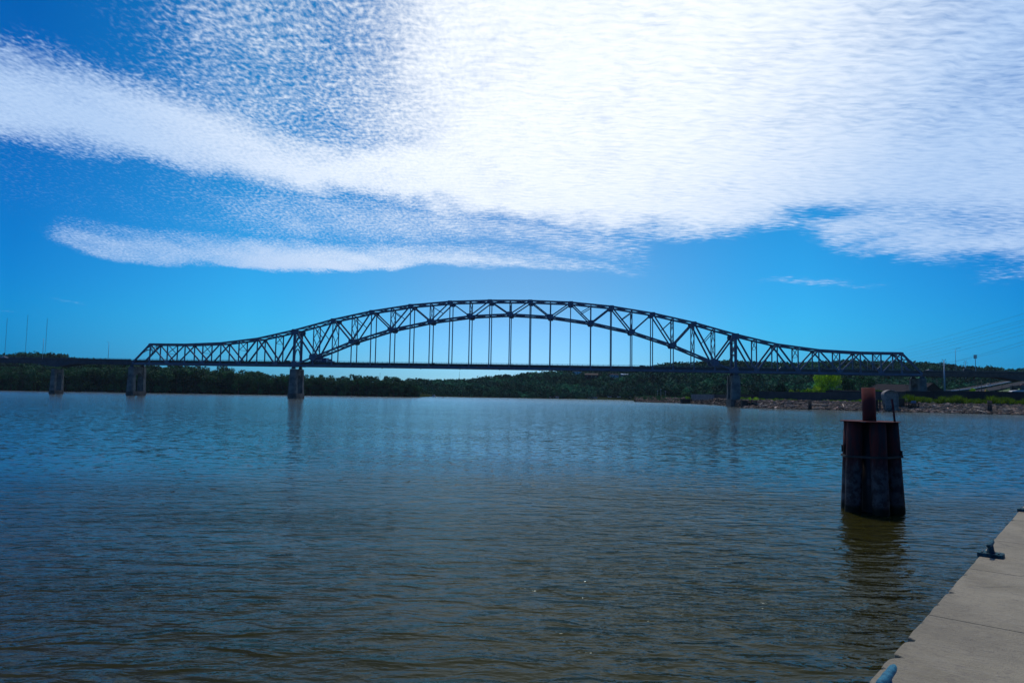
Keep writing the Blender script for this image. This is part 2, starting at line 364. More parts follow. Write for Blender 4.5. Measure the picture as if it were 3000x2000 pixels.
mxn = n.add('ShaderNodeMix', data_type='VECTOR'); n.put(mxn.inputs[0], fm); n.l.new(bn.outputs[0], mxn.inputs[4]); n.l.new(far_n.outputs[0], mxn.inputs[5])
rgh = n.lin(dist.outputs['Value'], 60, 500, .09, .14)
gl_ = n.add('ShaderNodeBsdfGlossy'); gl_.inputs['Color'].default_value = (.80, .95, 1.0, 1); n.l.new(rgh, gl_.inputs['Roughness']); n.l.new(mxn.outputs[1], gl_.inputs['Normal'])
df = n.add('ShaderNodeBsdfDiffuse'); n.l.new(mud, df.inputs['Color']); fr = n.add('ShaderNodeFresnel'); fr.inputs['IOR'].default_value = 1.152; n.l.new(mxn.outputs[1], fr.inputs['Normal'])
mxs = n.add('ShaderNodeMixShader'); n.l.new(n.m('MULTIPLY', fr.outputs[0], 1.0), mxs.inputs[0]); n.l.new(df.outputs[0], mxs.inputs[1]); n.l.new(gl_.outputs[0], mxs.inputs[2]); n.l.new(mxs.outputs[0], wm.node_tree.nodes['Material Output'].inputs[0])
w = MB().add([(-9000, -3000, 0), (9000, -3000, 0), (9000, 12000, 0), (-9000, 12000, 0)], [(0, 1, 2, 3)]).build('water', wm); tag(w, 'muddy blue brown river rippled by light wind', kind='structure')

# ------------------------------------------------------------------ trees
def leaf_cloud(lobes, n, size, tint_rng, sd, flat=.75, inner=(.62, 1.06)):
    """many small leaf clumps spread through lobes (cx,cy,cz,rx,rz)"""
    g = np.random.default_rng(sd); w = np.array([l[3]**2 for l in lobes]); which = g.choice(len(lobes), n, p=w/w.sum()); L = np.array(lobes)[which]
    d = g.normal(size=(n, 3)); d /= np.linalg.norm(d, axis=1)[:, None]; rr = g.uniform(*inner, n)
    P = L[:, :3] + d*np.c_[L[:, 3], L[:, 3], L[:, 4]]*rr[:, None]
    nrm = d + g.normal(size=(n, 3))*.55; nrm /= np.linalg.norm(nrm, axis=1)[:, None]
    u = np.cross(nrm, g.normal(size=(n, 3))); u /= np.linalg.norm(u, axis=1)[:, None]; v_ = np.cross(nrm, u)
    s = (size*g.uniform(.6, 1.3, n))[:, None]
    a = P + u*s; b_ = P - u*s*.5 + v_*s*.85; c = P - u*s*.55 - v_*s*.8
    V = np.stack([a, b_, c], 1).reshape(-1, 3); F = np.arange(3*n).reshape(n, 3)
    lt = g.uniform(tint_rng[0], tint_rng[1], len(lobes))[which]*g.uniform(.75, 1.25, n)
    warm = g.uniform(.85, 1.25, len(lobes))[which]
    T_ = np.repeat(np.c_[lt*warm, lt, lt*.9], 3, axis=0)
    return V, F, T_
def crown_lobes(h, w, sd, k=11, low=.25):
    g = np.random.default_rng(sd); L = [(0, 0, h*.62, w*.30, h*.26)]
    for i in range(k):
        a = g.uniform(0, 2*math.pi); z = g.uniform(low, .88); rad = w*.34*math.sqrt(max(.05, 1-((z-.5)/.52)**2))*g.uniform(.5, 1.1)
        r = w*g.uniform(.15, .26); L.append((math.cos(a)*rad, math.sin(a)*rad, h*z, r, r*g.uniform(.75, 1.1)))
    return L
def make_tree(name, h, w, sd, leafmat, label, cat='tree', group=None, n=900, size=.8, low=.22, loc=(0, 0, 0), trunk=True):
    t_ = empty(name, loc, label, cat, group)
    if trunk:
        mb = MB(); g = random.Random(sd)
        mb.tube([(0, 0, -.5), (.1, 0, h*.25), (0, .1, h*.5), (.1, 0, h*.72)], [h*.022, h*.017, h*.011, h*.004], 7)
        for i in range(6):
            a = g.uniform(0, 6.28); z = h*g.uniform(.2, .5); e = Vector((math.cos(a)*w*.33, math.sin(a)*w*.33, z+h*.2))
            mb.tube([(0, 0, z), e*.5+Vector((0, 0, z*.5)), e], [h*.008, h*.006, h*.003], 5)
        mb.build('trunk', M['bark'], t_, fix=False)
    V, F, Ti = leaf_cloud(crown_lobes(h, w, sd, low=low), n, size, (.35, 2.0), sd)
    np_mesh('crown', V, F, leafmat, Ti, t_)
    return t_
# the island wood: several rows of cottonwoods, each tree its own thing
def hz(x): return float(horizon(x))
ISK = tab([(-400, 1070), (0, 1074), (150, 1070), (300, 1066), (470, 1066), (560, 1070), (620, 1077), (650, 1073), (680, 1078), (700, 1086), (760, 1088), (800, 1092), (850, 1096), (905, 1100), (960, 1102), (1005, 1110), (1060, 1102), (1120, 1105), (1180, 1110), (1210, 1116), (1228, 1130), (1238, 1150)])
protos = [make_tree('cottonwood_tree', 20, 12+2*(i % 2), 100+i, M['leaf'], 'x', n=1500, size=.62, low=.05) for i in range(6)]
isl = []
g = np.random.default_rng(3)
def shore_word(px):
    if px < 140: return 'left of the first bridge pier'
    if px < 380: return 'between the first and second bridge piers'
    if px < 620: return 'behind the left end of the steel truss'
    if px < 850: return 'just left of the tall truss pier'
    if px < 1020: return 'just right of the tall truss pier'
    if px < 1170: return 'near the island tip'
    return 'at the island tip'
HW = lambda h: 'low' if h < 13 else 'medium' if h < 17 else 'tall' if h < 21 else 'very tall'
rows = [(3, 9.0, .90, 'standing in the front row at the waterline'), (14, 9.5, 1.0, 'in the second row back from the water'), (32, 8.5, 1.05, 'forming the skyline of the island wood')]
px0 = {0: -40, 1: -30, 2: -20}
usedp = set()
for ri, (off, step, frac, where) in enumerate(rows):
    px = px0[ri]
    while px < 1234 - ri*4:
        Y = float(shoreY(px)) + off + g.uniform(-3, 5); X = (px-1500)/CAM_F*Y
        z0 = float(height(X, Y)); top = EYE + (hz(px) - float(np.interp(px, *ISK)))/CAM_F*Y
        h = max(6.0, (top - z0)*frac*(1.0 if px < 850 else 1.12)*g.uniform(.88, 1.08)); k = int(g.integers(0, 6))
        if k in usedp: o = copy_tree(protos[k])
        else: o = protos[k]; usedp.add(k)
        o.location = (X, Y, z0-.3); s = h/20; sw = max(s, .72)*g.uniform(.95, 1.3); o.scale = (sw, sw, s); o.rotation_euler.z = g.uniform(0, 6.28)
        isl.append((px, ri, h, o, where)); px += step/Y*CAM_F*g.uniform(.75, 1.25)
ORD = 'first second third fourth fifth sixth seventh eighth ninth tenth eleventh twelfth thirteenth fourteenth fifteenth sixteenth seventeenth eighteenth nineteenth twentieth twenty-first twenty-second twenty-third twenty-fourth twenty-fifth twenty-sixth twenty-seventh twenty-eighth twenty-ninth thirtieth'.split()
LM = [(-99, 'right of the left frame edge'), (163, 'right of the slim pier'), (397, 'right of the open truss end pier'), (620, 'right of the third leafy truss panel point'), (866, 'right of the tall tower pier'), (1060, 'toward the island tip')]
LM[3] = (632, 'right of the middle of the left side truss')
isl.sort(key=lambda q: (q[1], q[0])); cnt = {}
for j, (px, ri, h, o, where) in enumerate(isl):
    li = max(i for i, (x, _) in enumerate(LM) if px >= x); c_ = cnt[(ri, li)] = cnt.get((ri, li), -1) + 1
    rn = ('front row', 'second row', 'skyline row')[ri]
    tag(o, f'{HW(h)} {rn} island tree, {ORD[c_]} {LM[li][1]}', 'tree', f'{rn} trees of the island wood')
# the woods on the bluffs read as one mass
def wood(name, n, pxr, band, label, seed, hgt=(8, 13), leafn=46, leafs=1.15, m='leaf_f', island=False):
    g = np.random.default_rng(seed); Vs, Ts = [], []
    px = g.uniform(*pxr, n*3); ft = np.interp(px, *FT); cr = np.interp(px, *CR)
    f = g.uniform(0, 1, n*3)**.8; Y = ft + (cr-ft)*(band[0] + (band[1]-band[0])*f); X = (px-1500)/CAM_F*Y
    if island: Y = shoreY(px) + 8 + 60*g.uniform(0, 1, n*3); X = (px-1500)/CAM_F*Y
    px, X, Y = px[:n], X[:n], Y[:n]
    Z = height(X, Y); protos_ = []; lim = EYE + (horizon(px) - np.interp(px, *ISK))/CAM_F*Y - Z
    for i in range(8):
        L = crown_lobes(1.0, 1.15, seed*10+i, k=6, low=.1); V, F, T_ = leaf_cloud(L, leafn, .125, (.75, 1.2), seed*10+i); protos_.append((V, T_))
    kk = g.integers(0, 8, len(px)); H = g.uniform(*hgt, len(px)); H = np.minimum(H, np.maximum(lim*g.uniform(.85, 1.0, len(px)), 3)) if island else H; rot = g.uniform(0, 6.28, len(px)); tt = np.exp(g.normal(0, .38, len(px)) + .45*np.sin(X*.013+Y*.021)*np.sin(X*.031-Y*.009+1) + .35*np.sin(X*.06+Y*.043))
    for j in range(len(px)):
        V, T_ = protos_[kk[j]]; c, s = math.cos(rot[j]), math.sin(rot[j])
        Q = np.c_[V[:, 0]*c - V[:, 1]*s, V[:, 0]*s + V[:, 1]*c, V[:, 2]]*H[j]; Vs.append(Q + (X[j], Y[j], Z[j]-1.0)); Ts.append(T_*tt[j]*np.array([1+.25*(tt[j]-1), 1, .9]))
    V = np.concatenate(Vs); F = np.arange(len(V)).reshape(-1, 3)
    return tag(np_mesh(name, V, F, M[m], np.concatenate(Ts)), label, None, kind='stuff')
wood('bluff_woodland', 6800, (1215, 3060), (-.06, 1.06), 'dense green woodland covering the river bluff behind the bridge', 5, hgt=(7, 16))
wood('hilltop_woodland', 900, (-60, 500), (.5, 1.05), 'distant wooded hill rising behind the island on the left', 6, hgt=(8, 14))
wood('island_woodland', 800, (-60, 1225), (0, 1), 'dense dark wood filling the island behind its shore trees', 9, hgt=(9, 14), leafn=60, m='leaf', island=True)
wood('riverside_thicket', 420, (1262, 1740), (-.13, -.02), 'low brush and trees along the far shore under the bluff', 8, hgt=(4, 9))
def lvl(px, X, Y, g): return np.ones(len(px), bool)
# skyline trees one can tell apart on the ridge
SKT = [(1540,1097,9),(1591,1088,11),(1602,1090,7),(1640,1084,12),(1662,1083,10),(1960,1062,11),(1980,1057,9),(1997,1064,8),(2014,1058,9),(2030,1066,10),(2048,1060,10),(2075,1063,11),(2105,1058,13),(2125,1054,12),(2141,1050,12),(2160,1055,12),(2175,1058,11),(2198,1062,9),(2216,1059,9),(2236,1055,12),(2258,1060,12),(2284,1057,12),(2300,1060,10),(2330,1064,9),(2356,1060,11),(2383,1054,13),(2400,1060,10),(2425,1059,12),(2462,1056,11),(2489,1053,13),(2512,1057,10),(2546,1056,12),(2575,1060,11),(2606,1058,12),(2622,1061,9),(2650,1062,11),(2690,1063,13),(2722,1060,13),(2762,1059,16),(2775,1064,12),(2800,1073,11),(2818,1070,13),(2845,1078,11),(2862,1074,12),(2898,1073,16),(2915,1077,13),(2948,1085,11),(2965,1087,9),(2990,1077,13),(3004,1074,12),(58,1031,13),(88,1036,10),(110,1038,12),(140,1036,12),(165,1042,11),(30,1035,11),(8,1040,11)]
sk_proto = [make_tree('ridge_tree', 12, 9.5, 300+i, M['leaf_f'], 'x', n=420, size=.62, low=.1) for i in range(4)]
SKT.sort(); cnt = {}
for j, (px, ytop, hh_) in enumerate(SKT):
    Y = float(np.interp(px, *CR)) - 6; X = (px-1500)/CAM_F*Y; z1 = EYE + (hz(px)-ytop)/CAM_F*Y; h = hh_*1.15
    o = sk_proto[j] if j < 4 else copy_tree(sk_proto[j % 4])
    o.location = (X, Y, z1-h); o.scale = (h/12*(.8+.4*((j*37) % 10)/10),)*2 + (h/12,); o.rotation_euler.z = j*1.7
    if px < 400: wh, gr = 'on the far left hill above the girder bridge', 'skyline trees on the left hill'
    elif px < 1700: wh, gr = 'on the bluff skyline under the arch deck', 'skyline trees under the arch'
    elif px < 2160: wh, gr = 'on the ridge left of the right tower', 'ridge trees left of the right tower'
    elif px < 2660: wh, gr = 'on the ridge behind the right side truss', 'ridge trees behind the right side truss'
    else: wh, gr = 'on the ridge right of the truss end', 'ridge trees right of the truss end'
    sz = 'tall' if hh_ > 11 else 'small'; c_ = cnt[gr] = cnt.get(gr, -1) + 1
    tag(o, f'{sz} dark tree, {ORD[c_]} from left {wh}', 'tree', gr)

# ------------------------------------------------------------------ bridge frame of reference
BX, BY, PHI = -1.579, 410.878, -0.08605; W_ = 10.93; cP, sP = math.cos(PHI), math.sin(PHI)
ss_ = Vector((cP, sP, 0)); tt_ = Vector((-sP, cP, 0)); zz_ = Vector((0, 0, 1)); B0 = Vector((BX, BY, 0))
def bw(s, t, z): return B0 + ss_*s + tt_*t + zz_*z
S = dict(zip(range(-12, 50), [-360.27,-350.37,-340.34,-330.2,-319.93,-309.56,-299.07,-288.47,-277.77,-266.97,-256.08,-245.09,-234.01,-222.85,-211.61,-200.29,-188.9,-177.43,-165.91,-154.32,-142.67,-130.97,-119.22,-107.43,-95.6,-83.73,-71.83,-59.91,-47.96,-35.99,-24.01,-12.03,-.03,11.96,23.94,35.92,47.88,59.82,71.74,83.62,95.48,107.29,119.05,130.77,142.43,154.03,165.57,177.03,188.42,199.72,210.94,222.06,233.08,244.0,254.81,265.5,276.06,286.5,296.8,306.96,316.97,326.82]))
ZB = {i: 19.41 - .34*((i-20)/20)**2 for i in range(-12, 50)}
_U = [0, 32.32, 32.33, 32.38, 32.93, 33.5, 35.0, 36.53, 39.2, 41.97, 45.2, 48.54, 51.18, 53.82, 55.73, 57.64, 58.77, 59.91, 60.32, 60.73, 60.75]
_M = {10: 25.5, 11: 30.3, 12: 35.2, 13: 39.0, 14: 42.8, 15: 45.3, 16: 47.9, 17: 49.6, 18: 51.3, 19: 52.0, 20: 52.6}
ZU = {i: _U[i if i <= 20 else 40-i] for i in range(1, 40)}; ZM = {i: _M[i if i <= 20 else 40-i] for i in range(10, 31)}
ZM[9] = ZB[9]+1.2; ZM[31] = ZB[31]+1.2
mid = empty('truss_bridge', bw(0, W_/2, 0), 'long dark blue steel cantilever truss bridge arching over the river', 'bridge')
mid.rotation_euler.z = PHI
def bl(s, t, z): return Vector((s, t - W_/2, z))          # local bridge coordinates
SIDE = Vector((0, 1, 0)); ch = .95
st = M['steel']
for t in (0.0, W_):
    top = MB()
    for i in range(1, 39): top.beam(bl(S[i], t, ZU[i]-ch/2), bl(S[i+1], t, ZU[i+1]-ch/2), .8, ch, SIDE)
    topo = top.build('top_chord', st, mid)
    bot = MB(); last = 0
    for i in range(0, 40): bot.beam(bl(S[i], t, ZB[i]+.62), bl(S[i+1], t, ZB[i+1]+.62), .8, 1.24, SIDE)
    boto = bot.build('bottom_chord', st, mid)
    ar = MB()
    for i in range(9, 31): ar.beam(bl(S[i], t, ZM[i]-ch/2), bl(S[i+1], t, ZM[i+1]-ch/2), .78, 1.0, SIDE)
    aro = ar.build('arch_chord', st, mid)
    for a, u in ((0, 1), (40, 39)): MB().beam(bl(S[a], t, ZB[a]+.9), bl(S[u], t, ZU[u]-.4), .82, 1.0, SIDE).build('end_post', st, mid)
    for i in range(1, 40):
        if i in (9, 31): w_, d_ = 1.5, .9
        elif 10 <= i <= 30: w_, d_ = (.54, .5)
        else: w_, d_ = .64, .5
        MB().beam(bl(S[i], t, ZB[i]+.6), bl(S[i], t, ZU[i]-.5), d_, w_, SIDE).build('tower_post' if i in (9, 31) else 'hanger' if 10 <= i <= 30 else 'vertical_post', st, mid)
    dg = []
    for i in range(1, 9, 2): dg += [((i, 'U'), (i+1, 'L')), ((i+1, 'L'), (i+2, 'U'))]
    for i in range(31, 39, 2): dg += [((i, 'U'), (i+1, 'L')), ((i+1, 'L'), (i+2, 'U'))]
    for i in range(9, 31, 2): dg += [((i, 'U'), (i+1, 'M')), ((i+1, 'M'), (i+2, 'U'))]
    for (a, ka), (b_, kb) in dg:
        z = {'U': lambda i: ZU[i]-.6, 'L': lambda i: ZB[i]+.9, 'M': lambda i: ZM[i]-.5}
        k = min(abs((a+b_)/2-9), abs((a+b_)/2-31)); wd = .95 if k < 3 else .78 if k < 6 else .66
        MB().beam(bl(S[a], t, z[ka](a)), bl(S[b_], t, z[kb](b_)), .6, wd, SIDE).build('diagonal', st, mid)
    for i in (10, 12, 14, 16):
        for e, q in ((i, i+1), (40-i, 39-i)):
            ms, mz = (S[e]+S[q])/2, (ZM[e]+ZU[q])/2-.5
            MB().beam(bl(S[e], t, ZU[e]-1.6), bl(ms, t, mz), .3, .44, SIDE).build('sub_strut', st, mid)
    def gus(i, z, w, h, par, cut=.3):
        p = [(-w/2, -h*.2), (-w*.3, -h/2), (w*.3, -h/2), (w/2, -h*.2), (w/2, h*.25), (w*.36, h/2), (-w*.36, h/2), (-w/2, h*.25)]
        MB().prism([(S[i]+x, z+q) for x, q in p], t-W_/2-.47, t-W_/2+.47).build('gusset_plate', st, par)
    for i in range(1, 40, 2):
        big = 9 <= i <= 31
        if i in (9, 31): gus(i, ZU[i]-1.7, 4.6, 3.4, topo)
        else: gus(i, ZU[i]-(1.1 if big else .9), 3.3 if big else 2.2, 2.5 if big else 1.5, topo)
    for i in range(2, 39, 2):
        if 10 <= i <= 30: gus(i, ZM[i]-.4, (4.5 if i in (10, 30) else 3.7), (3.9 if i in (10, 30) else 2.9), aro)
        else: gus(i, ZB[i]+1.35, 2.8, 2.3, boto)
    for i in list(range(1, 9, 2)) + list(range(9, 32)) + list(range(33, 40, 2)):
        if i in (9, 31): MB().prism([(S[i]-3.2, ZB[i]-.1), (S[i]+3.2, ZB[i]-.1), (S[i]+(3.6 if i == 9 else 1.4), ZB[i]+1.8), (S[i]+1.3, ZB[i]+3.1), (S[i]-1.3, ZB[i]+3.1), (S[i]-(1.4 if i == 9 else 3.6), ZB[i]+1.8)], t-W_/2-.48, t-W_/2+.48).build('gusset_plate', st, boto)
        else: gus(i, ZB[i]+1.5, 1.0, 2.0, boto)
# cross bracing between the two trusses
def X_brace(name, a0, a1, b0, b1, w=.40):
    m = MB(); m.beam(a0, b1, w, w); m.beam(a1, b0, w, w); return m.build(name, st, mid)
for i in range(1, 39): X_brace('lateral_brace', bl(S[i], .3, ZU[i]-.5), bl(S[i], W_-.3, ZU[i]-.5), bl(S[i+1], .3, ZU[i+1]-.5), bl(S[i+1], W_-.3, ZU[i+1]-.5))
for i in range(10, 30): X_brace('arch_lateral_brace', bl(S[i], .3, ZM[i]-.5), bl(S[i], W_-.3, ZM[i]-.5), bl(S[i+1], .3, ZM[i+1]-.5), bl(S[i+1], W_-.3, ZM[i+1]-.5))
for i in range(1, 40):
    m = MB().beam(bl(S[i], .3, ZU[i]-.55), bl(S[i], W_-.3, ZU[i]-.55), .4, .55)
    if 10 <= i <= 30: m.beam(bl(S[i], .3, ZM[i]-.55), bl(S[i], W_-.3, ZM[i]-.55), .4, .5)
    m.build('cross_strut', st, mid)
for i in range(2, 39):
    if i in (9, 31) or (i % 2 == 1 and not (i in (11, 29))): continue
    zt = ZU[i]-.7; zl = ZB[i]+9.2 if i in (10, 11, 29, 30) else (ZM[i]-.2 if 10 <= i <= 30 else ZU[i]-6.2)
    if i in (10, 11, 29, 30): zl = max(ZM[i]-.5, zl)
    nb = max(1, round((zt-zl)/8.0)); m = MB()
    for k in range(nb):
        z0, z1 = zl+(zt-zl)*k/nb, zl+(zt-zl)*(k+1)/nb
        m.beam(bl(S[i], .3, z0), bl(S[i], W_-.3, z1), .30, .36); m.beam(bl(S[i], .3, z1), bl(S[i], W_-.3, z0), .30, .36)
    if not 10 <= i <= 30: m.beam(bl(S[i], .3, zl), bl(S[i], W_-.3, zl), .2, .22)
    m.build('sway_brace', st, mid)
for i in (9, 31):                                     # tower portal: two Xs above an arched opening
    m = MB(); zt, z1, z2 = ZU[i]-1.2, ZB[i]+17.0, ZB[i]+10.5; zc = (zt+z1)/2
    for za, zb_ in ((zt, z1+.8), (z1, z2)):
        m.beam(bl(S[i], .6, za), bl(S[i], W_-.6, zb_), .45, .6); m.beam(bl(S[i], .6, zb_), bl(S[i], W_-.6, za), .45, .6)
    m.beam(bl(S[i], .4, z1+.4), bl(S[i], W_-.4, z1+.4), .4, .5)
    arc = [bl(S[i], .7+(W_-1.4)*k/12, ZB[i]+3.2+7.6*math.sin(math.pi*k/12)**.55) for k in range(13)]
    for p, q in zip(arc, arc[1:]): m.beam(p, q, .45, .6)
    m.build('tower_portal', st, mid)
for a, u in ((0, 1), (40, 39)):                       # end portals
    def ep(k, t): p, q = bl(S[a], t, ZB[a]+.9), bl(S[u], t, ZU[u]-.4); return p.lerp(q, k)
    m = MB(); m.beam(ep(.97, .4), ep(.97, W_-.4), .5, .7); m.beam(ep(.70, .4), ep(.70, W_-.4), .5, .5)
    for k in range(4):
        t0, t1 = .4+(W_-.8)*k/4, .4+(W_-.8)*(k+1)/4; m.beam(ep(.97 if k % 2 else .70, t0), ep(.70 if k % 2 else .97, t1), .3, .35)
    m.beam(ep(.5, .4), ep(.70, 3.0), .3, .4); m.beam(ep(.5, W_-.4), ep(.70, W_-3.0), .3, .4); m.build('end_portal', st, mid)
# deck
m = MB()
for i in range(0, 40): m.beam(bl(S[i], W_/2, ZB[i]+1.5), bl(S[i+1], W_/2, ZB[i+1]+1.5), W_-1.4, .5, SIDE)
m.build('road_deck', M['deck'], mid)
for t in (.78, W_-.78):
    m = MB()
    for i in range(0, 40): m.beam(bl(S[i], t, ZB[i]+2.06), bl(S[i+1], t, ZB[i+1]+2.06), .22, 1.62, SIDE)
    m.build('deck_fascia', M['dark'], mid)
    m = MB()
    for i in range(0, 40):
        for dz_ in (3.25, 3.62): m.beam(bl(S[i], t, ZB[i]+dz_), bl(S[i+1], t, ZB[i+1]+dz_), .07, .09, SIDE)
        for k in range(4):
            s_ = S[i]+(S[i+1]-S[i])*(k+.5)/4; m.beam(bl(s_, t, ZB[i]+2.8), bl(s_, t, ZB[i]+3.66), .09, .12, SIDE)
    m.build('railing', st, mid)
for t in (2.6, 5.4, 8.2):
    m = MB()
    for i in range(0, 40): m.beam(bl(S[i], t, ZB[i]+.95), bl(S[i+1], t, ZB[i+1]+.95), .3, .6, SIDE)
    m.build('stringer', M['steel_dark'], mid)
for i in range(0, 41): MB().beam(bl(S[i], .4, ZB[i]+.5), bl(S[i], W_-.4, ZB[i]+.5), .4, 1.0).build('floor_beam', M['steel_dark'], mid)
for px_i in (13, 15, 17, 19, 21.5, 23):
    s_ = S[int(px_i)]+6; MB().box((s_-.25, -.25, ZB[20]-.45), (s_+.25, .25, ZB[20]-.05)).tube([(s_, 0, ZB[20]-.1), (s_, 0, ZB[20]-.5)], .12, 8).build('navigation_lamp', M['dark'], mid)
for i in (0, 9, 31, 40):
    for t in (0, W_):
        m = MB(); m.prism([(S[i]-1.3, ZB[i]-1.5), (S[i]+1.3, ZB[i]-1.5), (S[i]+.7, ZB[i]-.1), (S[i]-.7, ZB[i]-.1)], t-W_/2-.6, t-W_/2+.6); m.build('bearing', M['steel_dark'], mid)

# ------------------------------------------------------------------ piers
def make_pier(s, z0, z1, label, w=3.6, t0=-1.6, t1=W_+1.7, leg=3.3, plinth=2.6, arch=True, wb=None, group='concrete bridge piers'):
    o = empty('bridge_pier', bw(s, W_/2, z0), label, 'bridge pier', group); o.rotation_euler.z = PHI; wb = wb or w*1.18
    H = z1-z0
    def legm(ta, tb, out):
        m = MB(); prof = []
        for z, ww, e in ((plinth*.999, wb, .35), (H, w, 0)):
            q = w*.16; a, b_ = (ta-e if out < 0 else ta), (tb+e if out > 0 else tb)
            if out < 0: pts = [(-ww/2+q, a), (ww/2-q, a), (ww/2, a+q*1.6), (ww/2, b_), (-ww/2, b_), (-ww/2, a+q*1.6)]
            else: pts = [(-ww/2, a), (ww/2, a), (ww/2, b_-q*1.6), (ww/2-q, b_), (-ww/2+q, b_), (-ww/2, b_-q*1.6)]
            prof += [(x, y-W_/2, z) for x, y in pts]
        m.add(prof, [tuple(range(5, -1, -1)), tuple(range(6, 12))] + [(j, (j+1) % 6, (j+1) % 6+6, j+6) for j in range(6)])
        return m
    legm(t0, t0+leg, -1).build('column', M['pier'], o); legm(t1-leg, t1, 1).build('column', M['pier'], o)
    a0, a1 = t0+leg, t1-leg; tw = w*.78; topz = H-.02; zc = H*.66
    pts = [(a0, topz), (a0, zc)]
    n_ = 12
    pts += [(a0+(a1-a0)*k/n_, zc+(H*.80-zc)*math.sin(math.pi*k/n_)) for k in range(1, n_)] if arch else [(a0+.01, H*.86), (a1-.01, H*.86)]
    pts += [(a1, zc), (a1, topz)]
    mx = Matrix.Rotation(R(90), 4, 'Z')
    # the upper arched wall, cut as vertical strips
    m = MB(); bot = pts[1:-1]
    for (p, zp), (q, zq) in zip(bot, bot[1:]):
        if q-p < .02: continue
        m.add([(-tw/2, p-W_/2, zp), (tw/2, p-W_/2, zp), (tw/2, q-W_/2, zq), (-tw/2, q-W_/2, zq), (-tw/2, p-W_/2, topz), (tw/2, p-W_/2, topz), (tw/2, q-W_/2, topz), (-tw/2, q-W_/2, topz)], [(0,3,2,1),(4,5,6,7),(0,1,5,4),(1,2,6,5),(2,3,7,6),(3,0,4,7)])
    m.build('arched_wall', M['pier'], o)
    m = MB(); q = w*.35; a, b_ = t0-.7-W_/2, t1+.7-W_/2; pw = wb/2+.35
    m.slab([(-pw+q, a), (pw-q, a), (pw, a+q), (pw, b_-q), (pw-q, b_), (-pw+q, b_), (-pw, b_-q), (-pw, a+q)], -3, plinth); m.build('base_plinth', M['plinth'], o)
    return o
make_pier(S[0]-52.5, 0, 15.6, 'slim concrete pier under the haunched girder at far left', w=2.7, t0=.6, t1=9.0, leg=2.1, arch=False, plinth=2.3)
make_pier(S[0], 0, 17.6, 'open concrete pier carrying the left end of the truss', w=3.5)
p = make_pier(S[9], 0, 17.7, 'tall concrete river pier under the left tower of the truss', w=4.1, leg=3.4, plinth=3.0)
m = MB()
for sx in (-1.9, 1.9):
    for dz_ in (.5, 1.0): m.beam((sx, -W_/2-1.4, 17.7+dz_), (sx, -W_/2+2, 17.7+dz_), .06, .06)
    for y_ in (-1.4, .3, 2): m.beam((sx, -W_/2+y_, 17.6), (sx, -W_/2+y_, 18.7), .06, .06)
m.build('railing', M['dark'], p)
make_pier(S[31], 0, 17.7, 'dark concrete pier under the right tower beside the riprap shore', w=4.6, leg=3.6, plinth=4.0)
make_pier(S[40], 3.5, 17.6, 'weathered concrete pier under the right end of the truss', w=3.5, plinth=1.5)
make_pier(S[45]+1, 3.5, 14.6, 'dark concrete pier under the right approach girder near the frame edge', w=3.0, t0=-.2, t1=W_+1, leg=2.6, arch=False, plinth=1.2)

# ------------------------------------------------------------------ approach girders
def approach(name, sa, sb, hp, label, m_, drop=0.0):
    o = empty(name, bw((sa+sb)/2, W_/2, 0), label, 'girder bridge'); o.rotation_euler.z = PHI; s0 = (sa+sb)/2
    zt = lambda s: 21.55 - drop*abs(s-(sa if drop else s))/60
    N_ = 48; ss = [sa+(sb-sa)*k/N_ for k in range(N_+1)]
    zb_ = lambda s: zt(s)-2.45-2.3*max(0, 1-abs(s-hp)/15)**1.3
    for t in (.2, W_-.2):
        m = MB()
        for a, b_ in zip(ss, ss[1:]):
            m.add([(x-s0, t-W_/2+y, z) for y in (-.12, .12) for x, z in ((a, zb_(a)), (b_, zb_(b_)), (b_, zt(b_)-.35), (a, zt(a)-.35))], [(0,1,2,3),(7,6,5,4),(0,4,5,1),(3,2,6,7),(0,3,7,4),(1,5,6,2)])
            m.beam((a-s0, t-W_/2, zb_(a)), (b_-s0, t-W_/2, zb_(b_)), .6, .08, SIDE)
            m.beam((a-s0, t-W_/2-.02, zb_(a)), (a-s0, t-W_/2-.02, zt(a)-.4), .46, .08, SIDE)
        m.build('plate_girder', m_, o)
    m = MB(); m.beam((sa-s0, 0, zt(sa)-.1), (sb-s0, 0, zt(sb)-.1), W_+.8, .45, SIDE); m.build('road_deck', M['deck'], o)
    for t in (-.25, W_+.25):
        m = MB(); m.beam((sa-s0, t-W_/2, zt(sa)+.35), (sb-s0, t-W_/2, zt(sb)+.35), .2, .5, SIDE)
        for dz_ in (.85, 1.2): m.beam((sa-s0, t-W_/2, zt(sa)+dz_), (sb-s0, t-W_/2, zt(sb)+dz_), .07, .08, SIDE)
        for s_ in np.arange(sa, sb, 2.6): m.beam((s_-s0, t-W_/2, zt(s_)+.5), (s_-s0, t-W_/2, zt(s_)+1.25), .08, .1, SIDE)
        m.build('railing', m_, o)
    return o
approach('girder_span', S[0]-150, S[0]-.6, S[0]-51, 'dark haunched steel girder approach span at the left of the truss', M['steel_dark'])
approach('girder_span', S[40]+.6, S[40]+110, S[45]+1, 'brown ribbed girder approach span at the right of the truss', M['girder_brown'], drop=.0)

